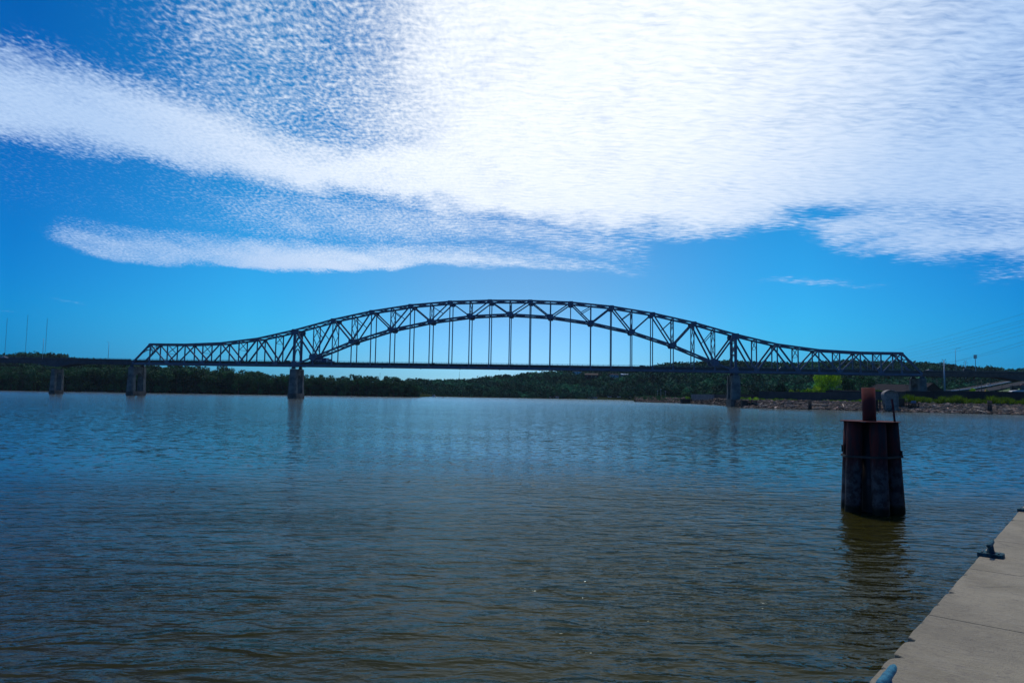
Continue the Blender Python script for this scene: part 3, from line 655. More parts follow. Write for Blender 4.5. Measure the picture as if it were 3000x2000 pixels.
# ------------------------------------------------------------------ street lamps on the bridge
def lamp_post(s, t, h, arm, z, label):
    o = empty('street_lamp', bw(s, t, z), label, 'street lamp', 'street lamps on the bridge'); o.rotation_euler.z = PHI
    MB().tube([(0, 0, 0), (0, 0, h*.5), (0, 0, h)], [.16, .12, .08], 8).build('pole', M['pole'], o, smooth=True)
    dy_ = arm
    MB().tube([(0, 0, h-.1), (-.6 if arm > 0 else .2, dy_*.4, h+.45), (-1.8 if arm > 0 else .9, dy_, h+.6)], [.06, .05, .04], 6).build('arm', M['pole'], o)
    x_ = -1.8 if arm > 0 else .9
    MB().box((x_-.45, dy_-.16, h+.5), (x_+.25, dy_+.16, h+.66)).build('lamp_head', M['pole'], o, bevel=.04)
    return o
def s_at(px, t=0.0):           # distance along the bridge seen at a column, at deck level
    lo_, hi_ = -420, 420
    def col(s):
        p = bw(s, t, 21) - Vector((0, 0, EYE)); cp, sp_ = math.cos(R(PITCH)), math.sin(R(PITCH)); d = p.y*cp+p.z*sp_; u = -p.y*sp_+p.z*cp
        a, b_ = p.x/d*CAM_F, -u/d*CAM_F; return 1500+a*math.cos(R(ROLL))-b_*math.sin(R(ROLL))
    for _ in range(40):
        mm = (lo_+hi_)/2
        if col(mm) < px: lo_ = mm
        else: hi_ = mm
    return lo_
lamp_post(s_at(124, -.3), -.3, 12.5, 2.2, 21.5, 'thin street lamp at far left with its arm over the road')
lamp_post(s_at(316, W_+.3), W_+.3, 11.5, -2.6, 21.5, 'thin street lamp left of the truss end, arm reaching left')
lamp_post(s_at(2542, W_-.5), W_-.5, 7.2, -2.6, 21.2, 'dark street lamp seen through the right side truss')
lamp_post(s_at(2801, W_+.3), W_+.3, 13.5, -3.2, 21.5, 'tall street lamp on the right approach span')

# ------------------------------------------------------------------ vehicles
def wheels(o, xs, y, r, w=.26):
    for x in xs:
        for sy in (-1, 1):
            q = MB().tube([(x, sy*y-w/2, r), (x, sy*y+w/2, r)], r, 14).build('wheel', M['tyre'], o)
            MB().tube([(x, sy*y-w/2-.01, r), (x, sy*y+w/2+.01, r)], r*.55, 10).build('rim', M['silver'], q)
def make_car(kind, paint):
    o = empty('van' if kind == 'van' else 'car', (0, 0, 0)); Hh = {'car': 1.45, 'suv': 1.78, 'van': 2.2}[kind]; L = 4.6 if kind != 'van' else 5.3
    a, b_ = -L/2, L/2; belt = .95 if kind == 'car' else 1.1
    body = [(a, .35), (a+.1, belt-.1), (a+.15, belt), (b_-1.25, belt), (b_-.15, belt-.22), (b_, belt-.4), (b_, .35)]
    MB().prism(body, -.88, .88).build('body', paint, o, bevel=.06)
    if kind == 'car': cab = [(a+.75, belt-.02), (a+1.25, Hh), (b_-2.15, Hh), (b_-1.2, belt-.02)]
    elif kind == 'suv': cab = [(a+.15, belt-.02), (a+.45, Hh), (b_-2.2, Hh), (b_-1.3, belt-.02)]
    else: cab = [(a+.1, belt-.02), (a+.2, Hh), (b_-1.9, Hh), (b_-.9, belt-.02)]
    MB().prism(cab, -.76, .76).build('cabin', M['glass'], o, bevel=.05)
    MB().prism([(cab[1][0]-.03, Hh-.05), (cab[1][0]+.03, Hh+.05), (cab[2][0]-.03, Hh+.05), (cab[2][0]+.08, Hh-.05)], -.72, .72).build('roof', paint, o, bevel=.02)
    for x in np.linspace(cab[0][0]+.4, cab[3][0]-.5, 3): MB().beam((x, -.79, belt), (x+.1*(0 if kind == 'van' else 1), -.79, Hh-.04), .06, .1).beam((x, .79, belt), (x, .79, Hh-.04), .06, .1).build('pillar', paint, o)
    for sy in (-.62, .62):
        MB().box((b_-.08, sy-.16, .58), (b_+.02, sy+.16, .74)).build('headlight', M['lamp'], o); MB().box((a-.02, sy-.14, .66), (a+.06, sy+.14, .84)).build('taillight', M['redlogo'], o)
    wheels(o, (a+.85, b_-.9), .8, .34)
    return o
CARS = [(12, 2.9, 'car', 'white', 1, 'white car on the left approach at the frame edge'), (603, 3.0, 'car', 'red', 1, 'dark red car inside the left side truss'), (848, 3.0, 'suv', 'black', 1, 'black car just left of the left tower'),
        (1272, 3.0, 'car', 'black', 1, 'low black car under the rising arch left of centre'), (1499, 7.9, 'car', 'red', -1, 'dark car near the middle of the arch'), (1884, 3.0, 'suv', 'black', 1, 'black car right of centre under the falling arch'),
        (2036, 7.9, 'car', 'white', -1, 'white car left of the right tower, furthest from it'), (2098, 7.9, 'car', 'silver', -1, 'silver car close to the left of the right tower'), (2291, 3.0, 'van', 'black', -1, 'black van in the right side truss'),
        (2464, 3.0, 'car', 'white', 1, 'white car in the right side truss'), (2722, 7.9, 'car', 'silver', -1, 'silver car just past the right truss end'), (2834, 3.0, 'suv', 'black', 1, 'black car on the brown approach span')]
cproto = {}
for px, t, kind, paint, dr, label in CARS:
    key = (kind, paint)
    if key in cproto: o = copy_tree(cproto[key])
    else: o = make_car(kind, M[paint]); cproto[key] = o
    s_ = s_at(px, t); zr = (19.15+1.78) if abs(s_) < 234 else 21.7
    if abs(s_) < 234: zr = 19.41 - .34*(s_/234)**2 + 1.76
    o.location = bw(s_, t, zr); o.rotation_euler.z = PHI + (0 if dr > 0 else math.pi); tag(o, label, 'van' if kind == 'van' else 'car', 'cars crossing the bridge')
# the blue semi truck
sx0 = s_at(911, 2.6); sx1 = s_at(961, 2.6); L = sx1-sx0
tk = empty('semi_truck', bw(sx0, 2.9, 19.30+1.76), 'semi truck with a deep blue lettered trailer and white cab front', 'truck'); tk.rotation_euler.z = PHI
tr = MB().box((0, -1.25, 1.0), (L-1.0, 1.25, 3.75)).build('trailer', M['blue'], tk, bevel=.05)
MB().box((L-1.0+.01, -1.24, 1.0), (L-.05, 1.24, 3.73)).build('trailer_nose', M['white'], tk, bevel=.08)
MB().box((.3, -.5, .75), (L-.3, .5, .99)).build('chassis', M['dark'], tk)
def letters(txt, size, loc, m_, parent, name='lettering', rx=90):
    cu = bpy.data.curves.new(name, 'FONT'); cu.body = txt; cu.size = size; cu.extrude = .012; cu.offset = .02
    ob_ = bpy.data.objects.new(name, cu); C.objects.link(ob_); bpy.context.view_layer.update()
    me = bpy.data.meshes.new_from_object(ob_.evaluated_get(bpy.context.evaluated_depsgraph_get())); bpy.data.objects.remove(ob_)
    me.materials.clear(); me.materials.append(m_); o_ = bpy.data.objects.new(name, me); C.objects.link(o_); o_.parent = parent; o_.location = loc; o_.rotation_euler = (R(rx), 0, 0); return o_
letters('pepsi', 2.1, (2.75, -1.275, 1.85), M['silver'], tk)
def disc_part(cx, cz, r, cond, m_, name, parent, y0=-1.285):
    n_ = 28; pts = []
    for k in range(n_): a_ = 2*math.pi*k/n_; pts.append((cx+r*math.cos(a_), cz+min(max(r*math.sin(a_), cond[0]), cond[1])))
    return MB().prism(pts, y0-.012, y0).build(name, m_, parent, fix=True)
em = disc_part(1.35, 2.45, .85, (-9, 9), M['white'], 'round_emblem', tk)
disc_part(1.35, 2.45, .80, (.18, 9), M['redlogo'], 'emblem_top', em, -1.305); disc_part(1.35, 2.45, .80, (-9, -.22), M['blue'], 'emblem_bottom', em, -1.305)
cab = MB().prism([(L+.5, .7), (L+.5, 3.1), (L+1.9, 3.1), (L+2.3, 2.0), (L+3.9, 1.75), (L+4.1, .7)], -1.15, 1.15).build('cab', M['silver'], tk, bevel=.06)
MB().box((L+1.0, -1.19, 2.05), (L+1.85, 1.19, 2.8)).build('window', M['glass'], cab)
MB().tube([(L+.35, -1.0, .9), (L+.35, -1.0, 3.7)], .09, 8).build('exhaust_stack', M['dark'], tk)
MB().box((L-.4, -.45, .7), (L+4.0, .45, .95)).build('frame_rail', M['dark'], tk)
wheels(tk, (1.0, 2.2, L+.2, L+1.3, L+3.4), 1.0, .5, .3)

# ------------------------------------------------------------------ the near quay
QZ = 3.4; e0 = on_plane(2540, 2000, QZ); e1 = on_plane(3000, 1480, QZ); ed = (e1-e0).normalized(); en = Vector((ed.y, -ed.x, 0))   # en points landward
def qp(u, w, z=QZ): p = e0 + ed*u + en*w; return Vector((p.x, p.y, z))
chips = []
for px, py, dp in ((2809, 1680, .035), (2770, 1733, .07), (2733, 1768, .035), (2653, 1872, .08), (2611, 1920, .07), (2947, 1522, .07), (2575, 1955, .03), (2900, 1575, .03), (2690, 1820, .03)):
    p = on_plane(px, py, QZ); chips.append(((p-e0).dot(ed), dp))
for k in range(90): chips.append((rng.uniform(-4, 40), rng.uniform(.004, .020)))
us = np.arange(-30, 70, .035); off = np.zeros(len(us))
for cu_, dp in chips:
    wd = dp*rng.uniform(.5, 1.0)+.02; q = (us-cu_)/wd; off = np.maximum(off, np.where(q > -1, np.where(q < .25, dp*np.clip((q+1)/1.25, 0, 1)**2.0, dp*np.clip(1-(q-.25)/.45, 0, 1)), 0))
off += np.interp(us, np.arange(-30, 70, .2), rng.uniform(-.004, .006, 500)) + rng.uniform(0, .003, len(us)) - .003
cm = bpy.data.materials.new('quay_concrete'); cm.use_nodes = True; n = NT(cm.node_tree); b = cm.node_tree.nodes['Principled BSDF']; t = n.add('ShaderNodeTexCoord'); ob = t.outputs['Object']
mpq = n.add('ShaderNodeMapping'); n.l.new(ob, mpq.inputs[0]); mpq.inputs['Rotation'].default_value = (0, 0, -math.atan2(ed.y, ed.x)); sq = n.add('ShaderNodeSeparateXYZ'); n.l.new(mpq.outputs[0], sq.inputs[0])
mpb = n.add('ShaderNodeMapping'); n.l.new(mpq.outputs[0], mpb.inputs[0]); mpb.inputs['Scale'].default_value = (14, 2.6, 1)
c0 = n.mix(n.ss(n.noise(ob, 1.1, 5, .6), .3, .7), (.180, .156, .108), (.325, .288, .212))
c0 = n.mix(n.m('MULTIPLY', n.ss(n.noise(mpb.outputs[0], 1.0, 5, .7), .45, .75), .35), c0, (.27, .25, .215))
c0 = n.mix(n.m('MULTIPLY', n.ss(n.noise(ob, 16, 4, .75), .48, .68), .55), c0, (.14, .12, .10))
c0 = n.mix(n.m('MULTIPLY', n.ss(n.noise(ob, 4.2, 5, .7), .60, .72), .35), c0, (.12, .09, .07))
vo = n.add('ShaderNodeTexVoronoi', feature='DISTANCE_TO_EDGE'); n.l.new(n.mix(.12, ob, n.noise(ob, 1.7, 4, .7, out=1)), vo.inputs['Vector']); vo.inputs['Scale'].default_value = .55
crk = n.m('MULTIPLY', n.ss(vo.outputs['Distance'], .006, .0), n.ss(n.noise(ob, .8, 2), .52, .60))
c0 = n.mix(n.m('MULTIPLY', crk, .8), c0, (.03, .025, .02))
c0 = n.mix(n.m('MULTIPLY', n.ss(n.noise(ob, .55, 5, .7), .47, .62), .6), c0, (.115, .098, .070))
c0 = n.mix(n.m('MULTIPLY', n.ss(n.noise(ob, 95, 2, .6), .62, .72), .5), c0, (.05, .045, .04))
n.l.new(c0, b.inputs['Base Color']); b.inputs['Roughness'].default_value = .9
bn = n.add('ShaderNodeBump'); bn.inputs['Strength'].default_value = .9; bn.inputs['Distance'].default_value = .015
n.l.new(n.m('ADD', n.noise(mpb.outputs[0], 2.0, 4, .7), n.noise(ob, 60, 3, .6)), bn.inputs['Height']); n.l.new(bn.outputs[0], b.inputs['Normal'])
# slabs between expansion joints: each joint a real 12 mm groove
jl = []
for (xa, ya) in ((2706, 1797), (2823, 1662), (2903, 1581)):
    jl.append((on_plane(xa, ya, QZ)-e0).dot(ed))
print('joints', jl)
stp = (jl[2]-jl[0])/2; joints = sorted([jl[0]+stp*k for k in range(3, 14)] + jl + [jl[0]-stp*k for k in range(1, 8)])
q1, q2 = on_plane(2707, 1797, QZ), on_plane(3000, 1846, QZ); jd = (q2-q1).normalized(); skew = jd.dot(ed)/max(.1, jd.dot(en)); print('skew', skew)
vs, fs = [], []; bounds = [-30] + joints + [69]
for a, b_ in zip(bounds, bounds[1:]):
    a_, b2 = a+.006, b_-.006; sel = [(u, o_) for u, o_ in zip(us, off) if a_ < u < b2]
    sel = [(a_, float(np.interp(a_, us, off)))] + sel + [(b2, float(np.interp(b2, us, off)))]
    k = len(vs); nn = len(sel); Wd = 26.0
    rings = [(0, .0, 0), (0, .012, 1), (0, .5, 2)]
    for u, o_ in sel:
        j1 = rng.uniform(-.004, .004)
        vs += [qp(u, o_*.55, QZ-1.2), qp(u, o_-.004, QZ-.05-o_*.5), qp(u, o_-.001, QZ-.008+j1*.3), qp(u, o_+.006, QZ), qp(u+skew*.0, Wd, QZ)]
    for i in range(nn-1):
        for r_ in range(4):
            p0 = k+i*5+r_; fs.append((p0, p0+5, p0+6, p0+1))
    fs.append(tuple(k+j for j in range(5))+(len(vs),)); vs.append(qp(a_, Wd, QZ-1.2)); fs.append(tuple(k+(nn-1)*5+j for j in range(4, -1, -1))+(len(vs),)); vs.append(qp(b2, Wd, QZ-1.2))
m = MB(); m.v = [tuple(v) for v in vs]; m.f = fs; q_ = m.build('quay', cm, fix=False); tag(q_, 'worn concrete quay edge with chipped lip in the lower right corner', kind='structure')
m = MB(); m.add([qp(-30, .06, QZ-.03), qp(69, .06, QZ-.03), qp(69, 26, QZ-.03), qp(-30, 26, QZ-.03), qp(-30, .06, -4), qp(69, .06, -4), qp(69, 26, -4), qp(-30, 26, -4)], [(0,1,2,3),(7,6,5,4),(0,4,5,1),(1,5,6,2),(2,6,7,3),(3,7,4,0)])
q_ = m.build('quay_wall', M['wall']); tag(q_, 'concrete quay wall rising from the water under the walkway', kind='structure')

# ------------------------------------------------------------------ cleats
def make_cleat(loc, cm_):
    o = empty('mooring_cleat', loc); o.rotation_euler.z = math.atan2(ed.y, ed.x)      # local x = along the quay edge
    m = MB(); n_ = 8; pts = []
    for cx, cy, a0 in ((.065, .10, 0), (-.065, .10, 90), (-.065, -.10, 180), (.065, -.10, 270)):
        for k in range(n_): a_ = R(a0+90*k/(n_-1)); pts.append((cx+.035*math.cos(a_), cy+.035*math.sin(a_)))
    m.slab(pts, -.01, .045); base = m.build('base_plate', cm_, o, bevel=.006)
    for cy in (-.085, .085): MB().tube([(-.055, cy, .0462), (.055, cy, .0462)], .011, 8).build('bolt_slot', M['dark'], base)
    m = MB(); prof = [(.0, .060, .050), (.04, .048, .038), (.08, .042, .032), (.108, .050, .028)]
    k = len(m.v)
    for z, rx, ry in prof:
        for j in range(14): a_ = 2*math.pi*j/14; m.v.append((rx*math.cos(a_), ry*math.sin(a_), z+.035))
    for i in range(3):
        for j in range(14): a_ = i*14+j; b_ = i*14+(j+1) % 14; m.f.append((a_, b_, b_+14, a_+14))
    m.build('post', cm_, o, smooth=True, fix=False); o.scale = (.85,)*3
    xs = np.linspace(-.20, .20, 17); rr = [.017, .023, .026, .027, .027, .027, .028, .029, .030, .029, .028, .027, .027, .027, .026, .023, .017]
    m = MB().tube([(x, 0, .148+.22*x*x) for x in xs], rr, 14); m.build('horn_bar', cm_, o, smooth=True)
    return o
cl1 = make_cleat(on_plane(2903, 1629, QZ), mat('shaded_teal_paint', (.002, .022, .034), .7, spec=.2, scale=14, col2=(.012, .085, .12), bump=.5, bscale=40)); tag(cl1, 'shaded teal mooring cleat standing whole in view on the quay', 'cleat', 'teal cleats on the quay edge')  # darker copy of the teal paint, backlit shade put into its colour
pc = cl1.location; rel = pc - e0; u1, w1 = rel.dot(ed), rel.dot(en)
p2 = on_plane(3000, 1497, QZ); u2 = (p2-e0).dot(ed); print('cleat', u1, w1, u2, (p2-e0).dot(en))
c2 = copy_tree(cl1); c2.location = qp(u2, w1); tag(c2, 'shaded teal mooring cleat cut by the right frame edge', 'cleat')
p3 = on_plane(2618, 1944, QZ+.15) - ed*.16; u3 = (p3-e0).dot(ed); print('u3', u3, (p3-e0).dot(en))
c3 = make_cleat(Vector((p3.x, p3.y, QZ)), M['teal']); tag(c3, 'bright teal mooring cleat cut by the bottom frame edge', 'cleat', 'teal cleats on the quay edge')

# ------------------------------------------------------------------ steel mooring dolphin
DC = at_depth(2549, 1238, 32.0); DX, DY = DC.x, DC.y
dl = empty('mooring_dolphin', (DX, DY, 0), 'cluster of rusty steel piles standing in the river near the quay', 'dolphin')
vd = Vector((DX, DY, 0)).normalized(); rz0 = math.atan2(vd.y, vd.x)-math.pi/2; dl.rotation_euler.z = rz0
pile_m = bpy.data.materials.new('stained_pile_steel'); pile_m.use_nodes = True; n = NT(pile_m.node_tree); b = pile_m.node_tree.nodes['Principled BSDF']; t = n.add('ShaderNodeTexCoord'); ob = t.outputs['Object']
sz_ = n.add('ShaderNodeSeparateXYZ'); n.l.new(ob, sz_.inputs[0]); mv = n.add('ShaderNodeMapping'); n.l.new(ob, mv.inputs[0]); mv.inputs['Scale'].default_value = (5, 5, .9)
streak = n.noise(mv.outputs[0], 1.0, 5, .7); blot = n.noise(ob, 3.2, 5, .7)
zz = n.m('ADD', sz_.outputs[2], n.m('MULTIPLY', n.m('SUBTRACT', streak, .5), 3.2))
red = n.mix(n.ss(streak, .4, .62), (.130, .018, .015), (.050, .020, .020)); grey = n.mix(n.ss(blot, .42, .6), (.085, .078, .080), (.045, .030, .028))
c0 = n.mix(n.ss(zz, 1.6, 2.6), grey, red); c0 = n.mix(n.ss(n.m('ADD', sz_.outputs[2], n.m('MULTIPLY', n.m('SUBTRACT', blot, .5), .5)), .42, .22), c0, (.010, .012, .006))
n.l.new(c0, b.inputs['Base Color']); b.inputs['Roughness'].default_value = .85; b.inputs['Specular IOR Level'].default_value = .2
bn = n.add('ShaderNodeBump'); bn.inputs['Strength'].default_value = .5; bn.inputs['Distance'].default_value = .03; n.l.new(blot, bn.inputs['Height']); n.l.new(bn.outputs[0], b.inputs['Normal'])
PT = 4.02; angs = [221, 291, 3, 78, 160]
for k, a_ in enumerate(angs):
    ca, sa_ = math.cos(R(a_)), math.sin(R(a_)); top = Vector((ca*.80, sa_*.80, PT-.02)); bot = Vector((ca*1.0, sa_*1.0, 0)); ax = bot-top
    lowp = top + ax*((PT+2.5)/PT); pm = top.lerp(bot, .50)
    MB().tube([top.lerp(lowp, f) for f in np.linspace(0, 1, 7)], .345, 32).build('pile', pile_m, dl, smooth=True)
MB().tube([(0, 0, -2.5), (0, 0, PT-.05)], .50, 24).build('core_pile', M['rust_dark'], dl, smooth=True)
MB().tube([(-.02, 0, PT), (-.05, 0, 5.56)], [.285, .283], 32).build('centre_pile', M['rust'], dl, smooth=True)
MB().tube([(-.05, 0, 5.5602), (-.05, 0, 5.575)], [.283, .27], 32).build('pile_cap', M['rust_dark'], dl)
m = MB(); m.tube([(0, 0, PT), (.0, 0, PT+.035)], 1.235, 40)
m.build('top_plate', M['rust'], dl)
# tension band hugging the piles
pts = []
hull = [Vector((math.cos(R(a_))*.885, math.sin(R(a_))*.885, 0)) for a_ in angs]
for k in range(5):
    c_ = hull[k]; a0 = angs[k]-36
    for j in range(7): a_ = R(a0+72*j/6); pts.append(c_ + Vector((math.cos(a_), math.sin(a_), 0))*.385)
m = MB(); k0 = len(m.v); nn = len(pts)
for dz_ in (2.44, 2.53):
    for r_ in (1.0, 1.03):
        for p_ in pts: m.v.append((p_.x*r_, p_.y*r_, dz_ + .02*p_.x))
for j in range(nn):
    a_, b_ = j, (j+1) % nn; m.f += [(a_, b_, b_+2*nn, a_+2*nn), (a_+nn, a_+3*nn, b_+3*nn, b_+nn), (a_, a_+nn, b_+nn, b_), (a_+2*nn, b_+2*nn, b_+3*nn, a_+3*nn)]
m.build('tension_band', M['rust_dark'], dl)
for sx_, z in ((-1.17, 2.75), (1.24, 2.6)):
    MB().box((sx_-.03, -.12, z-.14), (sx_+.03, .12, z+.18)).build('band_bracket', M['rust_dark'], dl)
MB().box((-.16, -.72, 1.2), (.10, -.70, 1.5)).build('tie_plate', M['rust_low'], dl)
MB().beam((.99, -.1, PT+.03), (.90, -.1, PT+1.05), .085, .085).build('stub_post', M['rust'], dl)

# ------------------------------------------------------------------ right bank: riprap, driftwood, grass, flood wall
def bank(px, d):                       # a point d metres behind the waterline at a column
    Y = float(shoreY(px)) + d; X = (px-1500)/CAM_F*Y; return Vector((X, Y, float(height(X, Y))))
# rocks
g = np.random.default_rng(21); n_r = 7000
px = g.uniform(1862, 3060, n_r); px[:900] = g.uniform(1862, 2130, 900); d = g.uniform(-.6, 13.5, n_r); Y = shoreY(px)+d; X = (px-1500)/CAM_F*Y; Z = height(X, Y)
ico = bmesh.new(); bmesh.ops.create_icosphere(ico, subdivisions=1, radius=1); iv = np.array([v.co[:] for v in ico.verts]); ifc = np.array([[v.index for v in f.verts] for f in ico.faces]); ico.free()
sz = g.uniform(.35, 1.0, n_r); VV = iv[None]*(g.uniform(.65, 1.3, (n_r, len(iv), 1)))*(np.stack([sz*1.5, sz*1.1, sz*.8], 1)[:, None, :]*g.uniform(.7, 1.3, (n_r, 1, 3)))
ro = g.uniform(0, 6.28, n_r); c_, s_ = np.cos(ro)[:, None], np.sin(ro)[:, None]
VV = np.stack([VV[:, :, 0]*c_-VV[:, :, 1]*s_, VV[:, :, 0]*s_+VV[:, :, 1]*c_, VV[:, :, 2]], 2) + np.stack([X, Y, Z], 1)[:, None, :]
FF = (ifc[None] + (np.arange(n_r)*len(iv))[:, None, None]).reshape(-1, 3); br = np.exp(g.normal(-.15, .65, n_r)); tn = np.stack([br*g.uniform(.9, 1.15, n_r), br, br*g.uniform(.8, 1.05, n_r)], 1)
o = np_mesh('riprap_rocks', VV.reshape(-1, 3), FF, M['rock'], np.repeat(tn, len(iv), axis=0)); tag(o, 'brown riprap stones piled along the right bank waterline', kind='stuff')
# small drift sticks as one litter, large logs one by one
g = np.random.default_rng(22); m = MB()
for k in range(900):
    p = bank(g.uniform(2170, 3050), g.uniform(1, 13)); a_ = g.uniform(-.5, .5)+(math.pi if g.random() < .5 else 0); l = g.uniform(.8, 2.6)
    dr_ = Vector((math.cos(a_), math.sin(a_)*.8, g.uniform(-.15, .25)))*l; m.beam(p+Vector((0, 0, .55)), p+Vector((0, 0, .55))+dr_, .12, .12)
tag(m.build('drift_litter', M['drift'], fix=False), 'pale sticks and drift litter scattered over the riprap', kind='stuff')
LOGS = [((2224, 1188), (2234, 1179), .3, 'short driftwood log leaning up on the riprap near the timber dock'), ((2232, 1191), (2250, 1186), .28, 'grey drift log low on the riprap right of the timber dock'), ((2262, 1186), (2292, 1181), .25, 'long thin pale log in the middle of the riprap'),
        ((2256, 1186), (2260, 1180), .22, 'white broken stump standing upright on the riprap'), ((2380, 1183), (2430, 1188), .35, 'long white log slanting down right of the black pile'), ((2384, 1197), (2412, 1192), .33, 'pale log at the waterline right of the black pile'),
        ((2469, 1184), (2474, 1198), .3, 'bright white log hanging down to the water near the red pile'), ((2780, 1201), (2816, 1202), .3, 'straight pale log lying level on the far right riprap'), ((2850, 1191), (2885, 1199), .3, 'thin grey log left of the right black pile'), ((2862, 1202), (2888, 1210), .3, 'white tipped log at the waterline left of the right black pile'),
        ((2930, 1201), (2960, 1200), .28, 'tan log on the stones right of the right black pile'), ((2950, 1197), (2984, 1203), .25, 'curved grey log near the right frame edge'), ((2300, 1190), (2330, 1186), .25, 'brown log half buried in the riprap'), ((2485, 1186), (2505, 1188), .26, 'short tan log beside the white hanging log')]
for (a, b_, r_, label) in LOGS:
    def onbank(x, y):
        dd = ray(x, y)
        for q in np.arange(-1, 16, .25):
            p = bank(x, q); 
            if EYE + dd.z/dd.y*p.y <= p.z + .6: return p + Vector((0, 0, .75))
        return bank(x, 2) + Vector((0, 0, .7))
    A, Bq = onbank(*a), onbank(*b_); A.z = EYE+ray(*a).z/ray(*a).y*A.y; Bq.z = EYE+ray(*b_).z/ray(*b_).y*Bq.y
    o = empty('driftwood_log', A, label, 'log', 'driftwood logs on the riprap'); mdl = (Bq-A)*.5+Vector((0, 0, .15)); MB().tube([(0, 0, 0), mdl, Bq-A], [r_*1.0, r_*.8, r_*.5], 7).build('log_stem', M['drift'], o, smooth=True)
    bs = (Bq-A)*.3; MB().tube([bs, bs+Vector((.5, 0, .7))], [r_*.3, r_*.1], 5).build('branch_stub', M['drift'], o)
# grass strip
def blades(name, pxr, dr, n, hgt, label, m_='leaf_b', seed=31, tint=(.5, 1.2)):
    g = np.random.default_rng(seed); px = g.uniform(*pxr, n); d = g.uniform(*dr, n); Y = shoreY(px)+d; X = (px-1500)/CAM_F*Y; Z = height(X, Y)
    pn = np.sin(px*.05)+np.sin(px*.13+1)+np.sin(px*.31); h = hgt*g.uniform(.4, 1.2, n)*np.clip(.75+.22*pn, .15, 1.4); a_ = g.uniform(0, 3.14, n); w_ = g.uniform(.15, .35, n); le = g.normal(0, .35, (n, 2))
    P = np.stack([X, Y, Z], 1); u = np.stack([np.cos(a_), np.sin(a_), 0*a_], 1)*w_[:, None]; tp = P + np.c_[le*h[:, None], h]
    V = np.stack([P-u, P+u, tp], 1).reshape(-1, 3); F = np.arange(3*n).reshape(n, 3); br = g.uniform(*tint, n)
    o = np_mesh(name, V, F, M[m_], np.repeat(np.stack([br, br, br*.8], 1), 3, axis=0)); return tag(o, label, kind='stuff')
blades('bank_grass', (2640, 3080), (12.5, 19), 26000, 2.7, 'bright green weeds between the riprap and the flood wall at right', tint=(.3, .8))
blades('low_grass', (2170, 2640), (12.5, 17), 5000, .9, 'thin yellow green grass along the top of the riprap', seed=32)
blades('levee_grass', (1866, 2030), (5, 16), 7000, 1.3, 'tufted grass on the low point left of the right pier', seed=33, m_='leaf', tint=(.9, 2.2))
blades('wharf_grass', (2195, 2222), (11, 15), 900, 1.7, 'bright grass patch behind the timber dock', seed=34, tint=(1.2, 2.2))
# flood wall pieces
def wallp(name, pts, zt, label, m_, ribs=3.0, thick=.8, group='flood wall sections'):
    A, Bq = Vector(pts[0]), Vector(pts[1]); o = empty(name, (A+Bq)/2, label, 'flood wall', group); L = (Bq-A).length; ang = math.atan2((Bq-A).y, (Bq-A).x); o.rotation_euler.z = ang
    z0 = min(A.z, Bq.z)-1.0; o.location.z = z0
    MB().box((-L/2, -thick/2, 0), (L/2, thick/2, zt-z0)).build('wall_panel', m_, o)
    m = MB().box((-L/2-.05, -thick/2-.12, zt-z0+.003), (L/2+.05, thick/2+.12, zt-z0+.3)); m.build('coping', m_, o)
    m = MB()
    for x in np.arange(-L/2+.3, L/2, ribs): m.box((x-.18, -thick/2-.16, 0), (x+.18, -thick/2+.001, zt-z0-.05))
    m.build('wall_ribs', m_, o); return o
def wp_(px, d): p = bank(px, d); return p
def ztop(px, y, p): return EYE + (hz(px)-y)/CAM_F*p.y
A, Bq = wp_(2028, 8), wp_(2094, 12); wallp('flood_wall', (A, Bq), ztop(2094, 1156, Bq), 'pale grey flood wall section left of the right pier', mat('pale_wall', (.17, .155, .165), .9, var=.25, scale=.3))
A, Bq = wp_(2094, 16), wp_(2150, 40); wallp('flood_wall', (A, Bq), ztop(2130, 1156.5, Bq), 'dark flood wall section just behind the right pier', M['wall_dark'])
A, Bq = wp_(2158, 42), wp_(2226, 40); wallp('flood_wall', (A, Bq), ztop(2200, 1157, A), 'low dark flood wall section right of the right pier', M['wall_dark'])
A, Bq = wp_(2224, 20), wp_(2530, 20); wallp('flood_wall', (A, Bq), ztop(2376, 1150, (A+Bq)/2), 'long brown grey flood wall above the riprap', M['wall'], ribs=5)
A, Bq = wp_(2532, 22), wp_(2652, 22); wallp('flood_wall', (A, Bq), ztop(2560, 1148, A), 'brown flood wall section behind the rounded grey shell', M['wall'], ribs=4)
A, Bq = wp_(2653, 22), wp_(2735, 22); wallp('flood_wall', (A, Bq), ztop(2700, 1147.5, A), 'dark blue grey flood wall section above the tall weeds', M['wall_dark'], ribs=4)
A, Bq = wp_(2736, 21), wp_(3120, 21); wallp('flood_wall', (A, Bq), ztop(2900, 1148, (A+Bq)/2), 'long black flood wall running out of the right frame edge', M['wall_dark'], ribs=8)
A = wp_(2278, 19.2); MB_ = empty('floodgate', A, 'blue floodgate panel in the brown flood wall', 'gate'); MB().box((-1.4, -.2, 0), (1.4, .2, 3.7)).build('gate_leaf', mat('blue_gate', (.02, .045, .10), .6, var=.2), MB_); MB().box((-1.5, -.28, 3.7), (1.5, .25, 3.9)).box((-1.5, -.28, 0), (-1.4, .2, 3.69)).box((1.4, -.28, 0), (1.5, .2, 3.69)).build('gate_frame', M['dark'], MB_)
